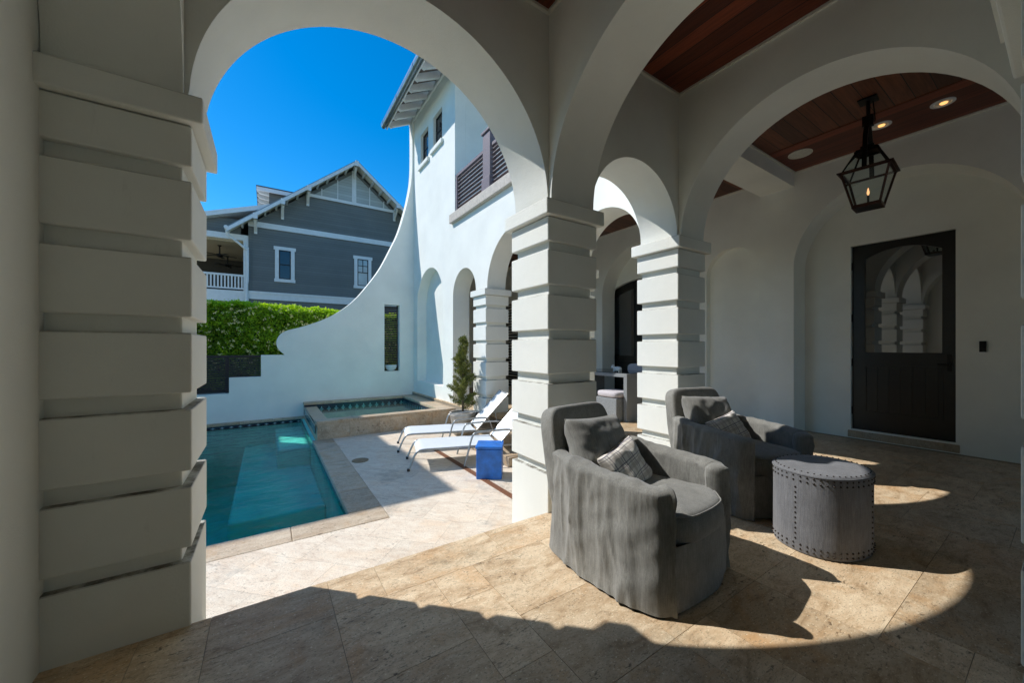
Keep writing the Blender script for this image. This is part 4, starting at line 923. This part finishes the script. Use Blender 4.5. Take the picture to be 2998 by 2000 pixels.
# ------------------------------------------------------------ armchairs
def fold(u, z, seed, amp=1.0):
    """cloth fold displacement: u distance round the cover, z height"""
    w = 0.5*noise.noise(Vector((u*3, z*2.2, seed)))
    mask = max(0, min(1, 0.45+1.6*noise.noise(Vector((u*2.3+seed, z*1.1, 5.5)))))
    r1 = max(0, 1-abs(noise.noise(Vector((u*6+seed+w*0.9, z*0.9+seed, 2.0))))*3.6)**1.8*mask
    r2 = max(0, 1-abs(noise.noise(Vector((u*15+seed+w*1.6, z*1.8, 8.0))))*4.0)**1.5*mask*(1-0.4*z)
    a = -0.022*r1-0.009*r2+0.024*noise.noise(Vector((u*3+seed, z*1.6, seed)))+0.007*noise.noise(Vector((u*8+z*9, z*8, seed)))+0.008
    return a*amp
def armchair(label, loc, rz, seed, mat, group):
    t = thing('slipcover_armchair', label, 'armchair', loc, rz, group)
    # plan path of the outer shell, from front left corner round the back to front right
    hw = 0.365; path = []
    ctrl = [(-hw+0.060, -0.420), (-hw+0.014, -0.375), (-hw-0.003, -0.29), (-hw-0.01, -0.05), (-hw+0.005, 0.18), (-hw+0.05, 0.32), (-hw+0.16, 0.40), (0, 0.43), (hw-0.16, 0.40), (hw-0.05, 0.32), (hw-0.005, 0.18), (hw+0.01, -0.05), (hw+0.003, -0.29), (hw-0.014, -0.375), (hw-0.060, -0.420)]
    path = curve_pts([(x, y, 0) for x, y in ctrl], 24); n = len(path)
    cum = [0]
    for a, c in zip(path, path[1:]): cum.append(cum[-1]+(c-a).length)
    b = BM(); rings = []
    th = 0.10
    for i, p in enumerate(path):
        d = (path[min(i+1, n-1)]-path[max(i-1, 0)]).normalized(); nrm = Vector((-d.y, d.x, 0))   # inward?
        if nrm.dot(Vector((0, 0, 0))-p) < 0: nrm = -nrm
        u = cum[i]/cum[-1]; s_ = abs(u-0.5)*2
        h = 0.575+0.045*(1-min(1, s_*1.25))+(-0.012*max(0, s_-0.8)/0.2)
        ring = []
        K = 34
        for k in range(K+1):
            f = k/K; z = 0.012+f*(h-0.03-0.012)
            dis = fold(cum[i], z, seed, (1.0-0.55*f**2)*1.15+0.1)
            flare = -0.012*(1-f)**2
            taper = 0.0
            ring.append(p+nrm*(flare+dis)+Vector((0, 0, z+(0.008*noise.noise(Vector((cum[i]*6, seed, 1))) if k == 0 else 0))))
        for a in range(1, 8):
            an = math.pi*(a/8); ring.append(p+nrm*(th/2-th/2*math.cos(an)+fold(cum[i]*1.4, h, seed, 0.4))+Vector((0, 0, h-0.03+0.034*math.sin(an)+0.016*noise.noise(Vector((cum[i]*7, seed, 9)))*math.sin(an)+0.006*noise.noise(Vector((cum[i]*20, seed, 9)))*math.sin(an))))
        for k in range(K, -1, -1):
            f = k/K; z = 0.012+f*(h-0.03-0.012)
            ring.append(p+nrm*(th+fold(cum[i]*1.3, f, seed+7, 0.7))+Vector((0, 0, z)))
        rings.append([b.verts.new(q) for q in ring])
    for r0, r1 in zip(rings, rings[1:]):
        for k in range(len(r0)-1): b.faces.new((r0[k], r1[k], r1[k+1], r0[k+1]))
    for rg in (rings[0], rings[-1]):
        m = len(rg); cols = [rg]
        for (push, shrink) in ((0.018, 0.12), (0.030, 0.32), (0.035, 0.62)):
            nr_ = []
            for k, v in enumerate(rg):
                c = v.co; o2 = rg[m-1-k].co; mid = (c+o2)/2
                q = c.lerp(Vector((mid.x, mid.y, c.z)), shrink); wob = noise.noise(Vector((c.z*16, c.x*9, seed)))*0.012
                nr_.append(b.verts.new((q.x, q.y-push-wob*(1-shrink)+0.0, c.z-0.03*shrink*max(0, (c.z-0.45)/0.12))))
            cols.append(nr_)
        for a_, c_ in zip(cols, cols[1:]):
            for k in range(m-1): b.faces.new((a_[k], a_[k+1], c_[k+1], c_[k]))
        last = cols[-1]
        for k in range(m//2-1): b.faces.new((last[k], last[k+1], last[m-2-k], last[m-1-k]))
    bmesh.ops.recalc_face_normals(b, faces=b.faces)
    mk('slipcover', b, mat, t, local=True, smooth=60)
    # front skirt, bowed
    b = BM(); rows = []
    nn = 60
    for i in range(nn+1):
        u = i/nn; x = -hw+0.075+(2*hw-0.15)*u; y = -0.415-0.05*math.sin(math.pi*u)
        rows.append([b.verts.new((x, y-0.012*(1-f)+fold(x+3, f*0.3, seed+3, 1.1-0.7*f), 0.012+f*0.29)) for f in [k/12 for k in range(13)]])
    for r0, r1 in zip(rows, rows[1:]):
        for k in range(12): b.faces.new((r0[k], r1[k], r1[k+1], r0[k+1]))
    mk('front_skirt', b, mat, t, local=True, smooth=60)
    # seat cushion: D shaped slab
    b = BM(); wi = hw-0.098; rings = []
    outl = [(-wi, 0.28), (-wi, 0.1), (-wi, -0.1), (-wi, -0.30), (-wi+0.00, -0.36), (-wi+0.07, -0.43), (-0.12, -0.462), (0.12, -0.462), (wi-0.07, -0.43), (wi, -0.36), (wi, -0.30), (wi, -0.1), (wi, 0.1), (wi, 0.28)]
    op = curve_pts([(x, y, 0) for x, y in outl], 5)
    z0, z1 = 0.27, 0.425
    for (ins, z) in ((0.05, z0), (0.018, z0+0.012), (0.0, z0+0.04), (-0.004, z0+0.08), (0.0, z1-0.035), (0.018, z1-0.008), (0.03, z1+0.002), (0.06, z1+0.008), (0.16, z1+0.018), (0.28, z1+0.02)):
        ring = []
        for p in op:
            v = Vector((0, 0.0, 0))-p; l = v.length; q = p+v*(ins/max(l, 0.3)); ring.append(b.verts.new((q.x, q.y, z+0.012*noise.noise(Vector((q.x*5+seed, q.y*5, 2)))+0.004*noise.noise(Vector((q.x*16+seed, q.y*14, 2)))*min(1, ins*12))))
        rings.append(ring)
    for r0, r1 in zip(rings, rings[1:]):
        for k in range(len(r0)-1): b.faces.new((r0[k], r0[k+1], r1[k+1], r1[k]))
        b.faces.new((r0[-1], r0[0], r1[0], r1[-1]))
    b.faces.new(rings[-1]); b.faces.new(rings[0][::-1]); bmesh.ops.recalc_face_normals(b, faces=b.faces)
    sc_ = mk('seat_cushion', b, mat, t, local=True, smooth=60)
    b = BM(); tube(b, [Vector((p.x, p.y, z1-0.009+0.012*noise.noise(Vector((p.x*5+seed, p.y*5, 2)))))-Vector((p.x, p.y, 0))*(0.012/max(p.length, 0.3)) for p in op if p.y < 0.2], 0.0045, 6); mk('piping', b, mat, sc_, local=True, smooth=60)
    # backrest panel
    b = BM(); rounded(b, 0.585, 0.14, 0.62, 12, 6.0)
    for v in b.verts:
        v.co.y += 0.012*noise.noise(Vector((v.co.x*6+seed, v.co.z*5, 0)))+(0.0 if v.co.z < 0.2 else 0); v.co.x += 0.010*noise.noise(Vector((v.co.z*8, seed, v.co.x*3)))
        v.co.x *= 1.0-0.25*max(0, v.co.z)
        v.co.y += 0.05*(v.co.x/0.35)**2*-1*0.5
    bmesh.ops.transform(b, matrix=Matrix.Translation((-0.03, 0.335, 0.525)) @ Matrix.Rotation(R(-13), 4, 'X'), verts=b.verts)
    mk('backrest', b, mat, t, local=True, smooth=60)
    return t
def pillow(name, label, w, h, d, mat, M4, seed, cat='pillow'):
    b = BM(); nu = 30; T = []; Bt = []
    for i in range(nu+1):
        rt, rb = [], []
        for j in range(nu+1):
            u, v = i/nu*2-1, j/nu*2-1; e = (1-u**4)*(1-v**4); th = d/2*max(0, e)**0.55
            pin = 1-0.07*(1-abs(u*v))*1.0
            x = u*w/2*(1-0.05*(1-v*v)*abs(u)**3)*1.0; z = v*h/2*(1-0.06*(1-u*u)*abs(v)**3)
            x *= 1-0.03*(1-v*v); 
            wr = 0.020*noise.noise(Vector((x*10+seed, z*13, 1)))*e**0.3-0.010*max(0, 1-abs(noise.noise(Vector((x*14+z*8, z*9+seed, 3))))*4)*(0.3+0.7*(1-e))*e**0.2
            rt.append(b.verts.new((x, th+wr, z))); rb.append(b.verts.new((x, -th+wr, z)) if 0 < i < nu and 0 < j < nu else rt[-1])
        T.append(rt); Bt.append(rb)
    for i in range(nu):
        for j in range(nu):
            b.faces.new((T[i][j], T[i][j+1], T[i+1][j+1], T[i+1][j])); 
            q = (Bt[i][j], Bt[i+1][j], Bt[i+1][j+1], Bt[i][j+1])
            try: b.faces.new(q)
            except ValueError: pass
    bmesh.ops.recalc_face_normals(b, faces=b.faces)
    o = mk(name, b, mat, smooth=70); o.matrix_basis = M4; tag(o, label, cat); return o
CH = [((1.745, 1.43, 0), R(6), 1.3, 'charcoal slipcovered armchair nearest the camera in front of the middle pier'),
      ((3.19, 1.57, 0), R(-14), 5.7, 'charcoal slipcovered armchair farther right, behind the studded stool')]
for (loc, rz, seed, lab) in CH:
    armchair(lab, loc, rz, seed, M['fab'], 'matching slipcovered armchairs')
    base = Matrix.Translation(loc) @ Matrix.Rotation(rz, 4, 'Z')
    near = 'nearest' if seed < 2 else 'farther'
    pillow('grey_pillow', 'grey linen back pillow propped in the %s armchair' % near, 0.47, 0.37, 0.21, M['fab'], base @ Matrix.Translation((-0.05, 0.17, 0.60)) @ Matrix.Rotation(R(-22), 4, 'X') @ Matrix.Rotation(R(3), 4, 'Y'), seed)
    pillow('plaid_pillow', 'small cream plaid cushion leaning on the grey pillow of the %s armchair' % near, 0.36, 0.28, 0.12, M['plaid'], base @ Matrix.Translation((-0.02, 0.0, 0.505)) @ Matrix.Rotation(R(-28), 4, 'X') @ Matrix.Rotation(R(-14), 4, 'Y'), seed+3)

# ------------------------------------------------------------ studded stool
ox_, oy_, rx_, ry_ = 2.855, 0.868, 0.262, 0.222
st = thing('studded_stool', 'grey oval upholstered stool trimmed with rows of dark nailheads in front of the armchairs', 'stool', (ox_, oy_, 0), R(-12))
b = BM(); seg = 96; rings = []
for (k, z) in ((0.985, 0.006), (1, 0.02), (1, 0.06), (1.0, 0.2), (0.998, 0.34), (1.0, 0.43), (1.006, 0.452), (0.995, 0.466), (0.96, 0.474), (0.9, 0.477), (0.6, 0.482), (0.3, 0.484)):
    rings.append([b.verts.new((rx_*k*math.copysign(abs(math.cos(t))**0.9, math.cos(t)), ry_*k*math.copysign(abs(math.sin(t))**0.9, math.sin(t)), z)) for t in [2*math.pi*i/seg for i in range(seg)]])
for r0, r1 in zip(rings, rings[1:]):
    for i in range(seg): b.faces.new((r0[i], r0[(i+1) % seg], r1[(i+1) % seg], r1[i]))
b.faces.new(rings[-1]); b.faces.new(rings[0][::-1]); mk('body', b, M['stool'], st, local=True, smooth=50)
def opos(t, k=1.0): return Vector((rx_*k*math.copysign(abs(math.cos(t))**0.9, math.cos(t)), ry_*k*math.copysign(abs(math.sin(t))**0.9, math.sin(t)), 0))
b = BM()
def stud(p, r=0.0056):
    v = bmesh.ops.create_uvsphere(b, u_segments=8, v_segments=5, radius=r)['verts']; bmesh.ops.translate(b, vec=p, verts=v)
NS = 46
for i in range(NS):
    t = 2*math.pi*i/NS
    for z in (0.448, 0.422, 0.052, 0.026): stud(opos(t, 1.004)+Vector((0, 0, z)))
    stud(opos(t, 0.945)+Vector((0, 0, 0.4755)), 0.0045)
for t in (R(182), R(2), R(284), R(104)):
    z = 0.08
    while z < 0.41: stud(opos(t, 1.003)+Vector((0, 0, z))); z += 0.030
mk('nailhead_trim', b, M['nail'], st, local=True, smooth=60)
b = BM(); tube(b, [opos(2*math.pi*i/72, 1.0)+Vector((0, 0, 0.461)) for i in range(73)], 0.006, 6, cap=False); mk('welt', b, M['stool'], st, local=True, smooth=60)

# ------------------------------------------------------------ wicker table, stools beyond the arch
tb = thing('wicker_table', 'grey wicker table with solid slab ends standing behind the far pier', 'table', (5.2, 4.6, 0))
b = BM(); box(b, 4.80, 5.62, 3.95, 5.25, 0.715, 0.775); mk('top', b, M['wicker'], tb, bevel=0.006)
for (a, c) in ((3.95, 4.02), (5.18, 5.25)):
    b = BM(); box(b, 4.80, 5.62, a, c, 0.0, 0.7145); mk('leg', b, M['wicker'], tb, bevel=0.004)
b = BM(); box(b, 4.83, 5.59, 3.98, 5.22, 0.7755, 0.782); mk('glass_top', b, M['winglass'], tb)
def cube_stool(x0, y0, lab):
    q = thing('wicker_stool', lab, 'stool', (x0+0.22, y0+0.22, 0))
    b = BM(); box(b, x0, x0+0.44, y0, y0+0.44, 0.0, 0.375); mk('base', b, M['wicker'], q, bevel=0.01)
    b = BM(); rounded(b, 0.46, 0.46, 0.11, 8, 5.0, (x0+0.22, y0+0.22, 0.43)); mk('cushion', b, M['cushion'], q, smooth=60)
cube_stool(4.66, 4.045, 'wicker cube stool with pale cushion tucked under the near end of the wicker table')
wc = thing('wicker_chair', 'low dark chair with a pale back cushion on the far side of the wicker table', 'chair', (5.9, 4.7, 0))
b = BM(); box(b, 5.66, 6.16, 4.3, 5.0, 0.05, 0.36); box(b, 6.08, 6.17, 4.3, 5.0, 0.36, 0.84); mk('frame', b, M['wicker'], wc, bevel=0.02)
b = BM(); rounded(b, 0.14, 0.66, 0.42, 8, 6.0, (5.99, 4.55, 0.68)); mk('back_cushion', b, M['cushion'], wc, smooth=60)
b = BM(); rounded(b, 0.09, 0.17, 0.085, 6, 2.2, (4.98, 4.30, 0.835))
rounded(b, 0.07, 0.06, 0.065, 5, 2.0, (4.98, 4.395, 0.862))
for yy in (4.245, 4.35):
    for xx in (4.955, 5.005): tube(b, [(xx, yy, 0.782), (xx, yy, 0.83)], 0.014, 6)
for xx in (4.96, 5.0): rounded(b, 0.02, 0.012, 0.025, 4, 2, (xx, 4.39, 0.898))
tag(mk('pig_figurine', b, M['bowl'], smooth=60), 'tiny white animal ornament standing on the wicker table', 'ornament')

# ------------------------------------------------------------ ceiling fittings
lt = thing('hanging_lantern', 'black copper framed gas lantern hanging from the porch ceiling in front of the door', 'lantern', (5.0, 1.143, ZW), R(4))
def lf(bmx, name, mat, **k): return mk(name, bmx, mat, lt, local=True, **k)
zb_, zr_, zt_ = 2.605-ZW, 2.94-ZW, 3.145-ZW; wb_, wr_, wt_ = 0.098, 0.173, 0.08
b = BM()
def frame4(w0, z0, w1, z1, r):
    for sx, sy in ((1, 1), (1, -1), (-1, -1), (-1, 1)): beam(b, (sx*w0, sy*w0, z0), (sx*w1, sy*w1, z1), r, r)
def ring4(w, z, r, h=None):
    h = h or r
    for k in range(4):
        c = [(-w, -w), (w, -w), (w, w), (-w, w)]; a_, c_ = c[k], c[(k+1) % 4]
        v = Vector((c_[0]-a_[0], c_[1]-a_[1], 0)).normalized()*r/2
        beam(b, Vector((*a_, z))-v, Vector((*c_, z))+v, r, h)
frame4(wb_, zb_, wr_, zr_, 0.014); ring4(wb_, zb_, 0.018, 0.03); ring4(wr_, zr_, 0.022, 0.018); ring4(wr_+0.02, zr_+0.006, 0.02, 0.008)
lf(b, 'frame', M['copper'])
b = BM(); frame4(wr_, zr_, wt_, zt_, 0.012); ring4(wt_, zt_, 0.02); box(b, -wt_, wt_, -wt_, wt_, zt_+0.005, zt_+0.025); box(b, -0.05, 0.05, -0.05, 0.05, zt_+0.025, zt_+0.06); lf(b, 'hood', M['darkmetal'])
b = BM()
for k in range(4):
    c = [(-1, -1), (1, -1), (1, 1), (-1, 1)]; a_, c_ = c[k], c[(k+1) % 4]
    b.faces.new([b.verts.new(p) for p in ((a_[0]*wb_, a_[1]*wb_, zb_), (c_[0]*wb_, c_[1]*wb_, zb_), (c_[0]*wr_, c_[1]*wr_, zr_), (a_[0]*wr_, a_[1]*wr_, zr_))])
    b.faces.new([b.verts.new(p) for p in ((a_[0]*wr_, a_[1]*wr_, zr_), (c_[0]*wr_, c_[1]*wr_, zr_), (c_[0]*wt_, c_[1]*wt_, zt_), (a_[0]*wt_, a_[1]*wt_, zt_))])
lf(b, 'panes', M['lglass'])
b = BM()
yk = zt_+0.30
for sy in (1, -1):
    pts_ = curve_pts([(sy*0.02, 0, yk), (sy*0.075, 0, yk-0.07), (sy*0.13, 0, yk-0.19), (sy*0.165, 0, zr_+0.12), (sy*0.178, 0, zr_+0.0)], 6)
    for a_, c_ in zip(pts_, pts_[1:]): beam(b, a_, c_, 0.036, 0.012, up=(sy, 0, 0.01))
box(b, -0.03, 0.03, -0.04, 0.04, yk-0.04, yk+0.06); tube(b, [(0, 0, yk), (0, 0, -0.01)], 0.016, 8); tube(b, curve_pts([(0.03, -0.03, -0.01), (0.035, -0.045, -0.2), (0.03, -0.03, yk)], 5), 0.005, 6)
lf(b, 'yoke', M['darkmetal'])
b = BM(); box(b, -0.07, 0.07, -0.07, 0.07, -0.014, -0.001); lf(b, 'canopy', M['darkmetal'])
b = BM(); tube(b, [(0, 0, zb_), (0, 0, zb_+0.11)], 0.009, 8); tube(b, [(0.03, 0.03, zb_), (0.03, 0.03, zb_+0.05)], 0.012, 8); box(b, -wb_, wb_, -wb_, wb_, zb_-0.012, zb_-0.002); lf(b, 'burner', M['darkmetal'])
b = BM(); lathe(b, [(0.003, 0), (0.011, 0.018), (0.009, 0.04), (0.002, 0.075)], (0, 0, zb_+0.112), 12); lf(b, 'flame', M['flame'], smooth=60)
for i, (x, y, lab) in enumerate(((5.67, 1.193, 'recessed ceiling light with glowing bulb next to the hanging lantern'), (5.67, 0.74, 'recessed ceiling light with glowing bulb near the right edge of the porch ceiling'))):
    dl_ = thing('recessed_light', lab, 'ceiling light', (x, y, ZW-0.006), group='round recessed lights in the wooden ceiling')
    b = BM(); lathe(b, [(0.088, -0.0005), (0.088, -0.008), (0.064, -0.010), (0.055, -0.002)], (x, y, ZW-0.006), 32, capb=False, capt=False); mk('trim_ring', b, M['white'], dl_, smooth=40)
    b = BM(); lathe(b, [(0.056, -0.0015), (0.03, -0.0012)], (x, y, ZW-0.006), 24, capb=False); mk('baffle', b, M['vent'], dl_)
    b = BM(); lathe(b, [(0.03, -0.002), (0.026, -0.010), (0.012, -0.014)], (x+0.01, y-0.005, ZW-0.006), 20); mk('bulb', b, M['bulb'], dl_, smooth=60)
b = BM(); lathe(b, [(0.125, -0.0005), (0.125, -0.009), (0.116, -0.010)], (5.65, 1.93, ZW-0.006), 40, capt=False, capb=False)
sk = thing('ceiling_speaker', 'round pale speaker grille flush in the wooden ceiling beside the beam', 'speaker', (5.65, 1.93, ZW-0.006))
mk('rim', b, M['bulb'] if False else M['trim'], sk, smooth=40)
b = BM(); lathe(b, [(0.115, -0.009), (0.06, -0.010)], (5.65, 1.93, ZW-0.006), 40, capb=False); mk('grille', b, M['vent'], sk)
print('objects', len(bpy.data.objects))
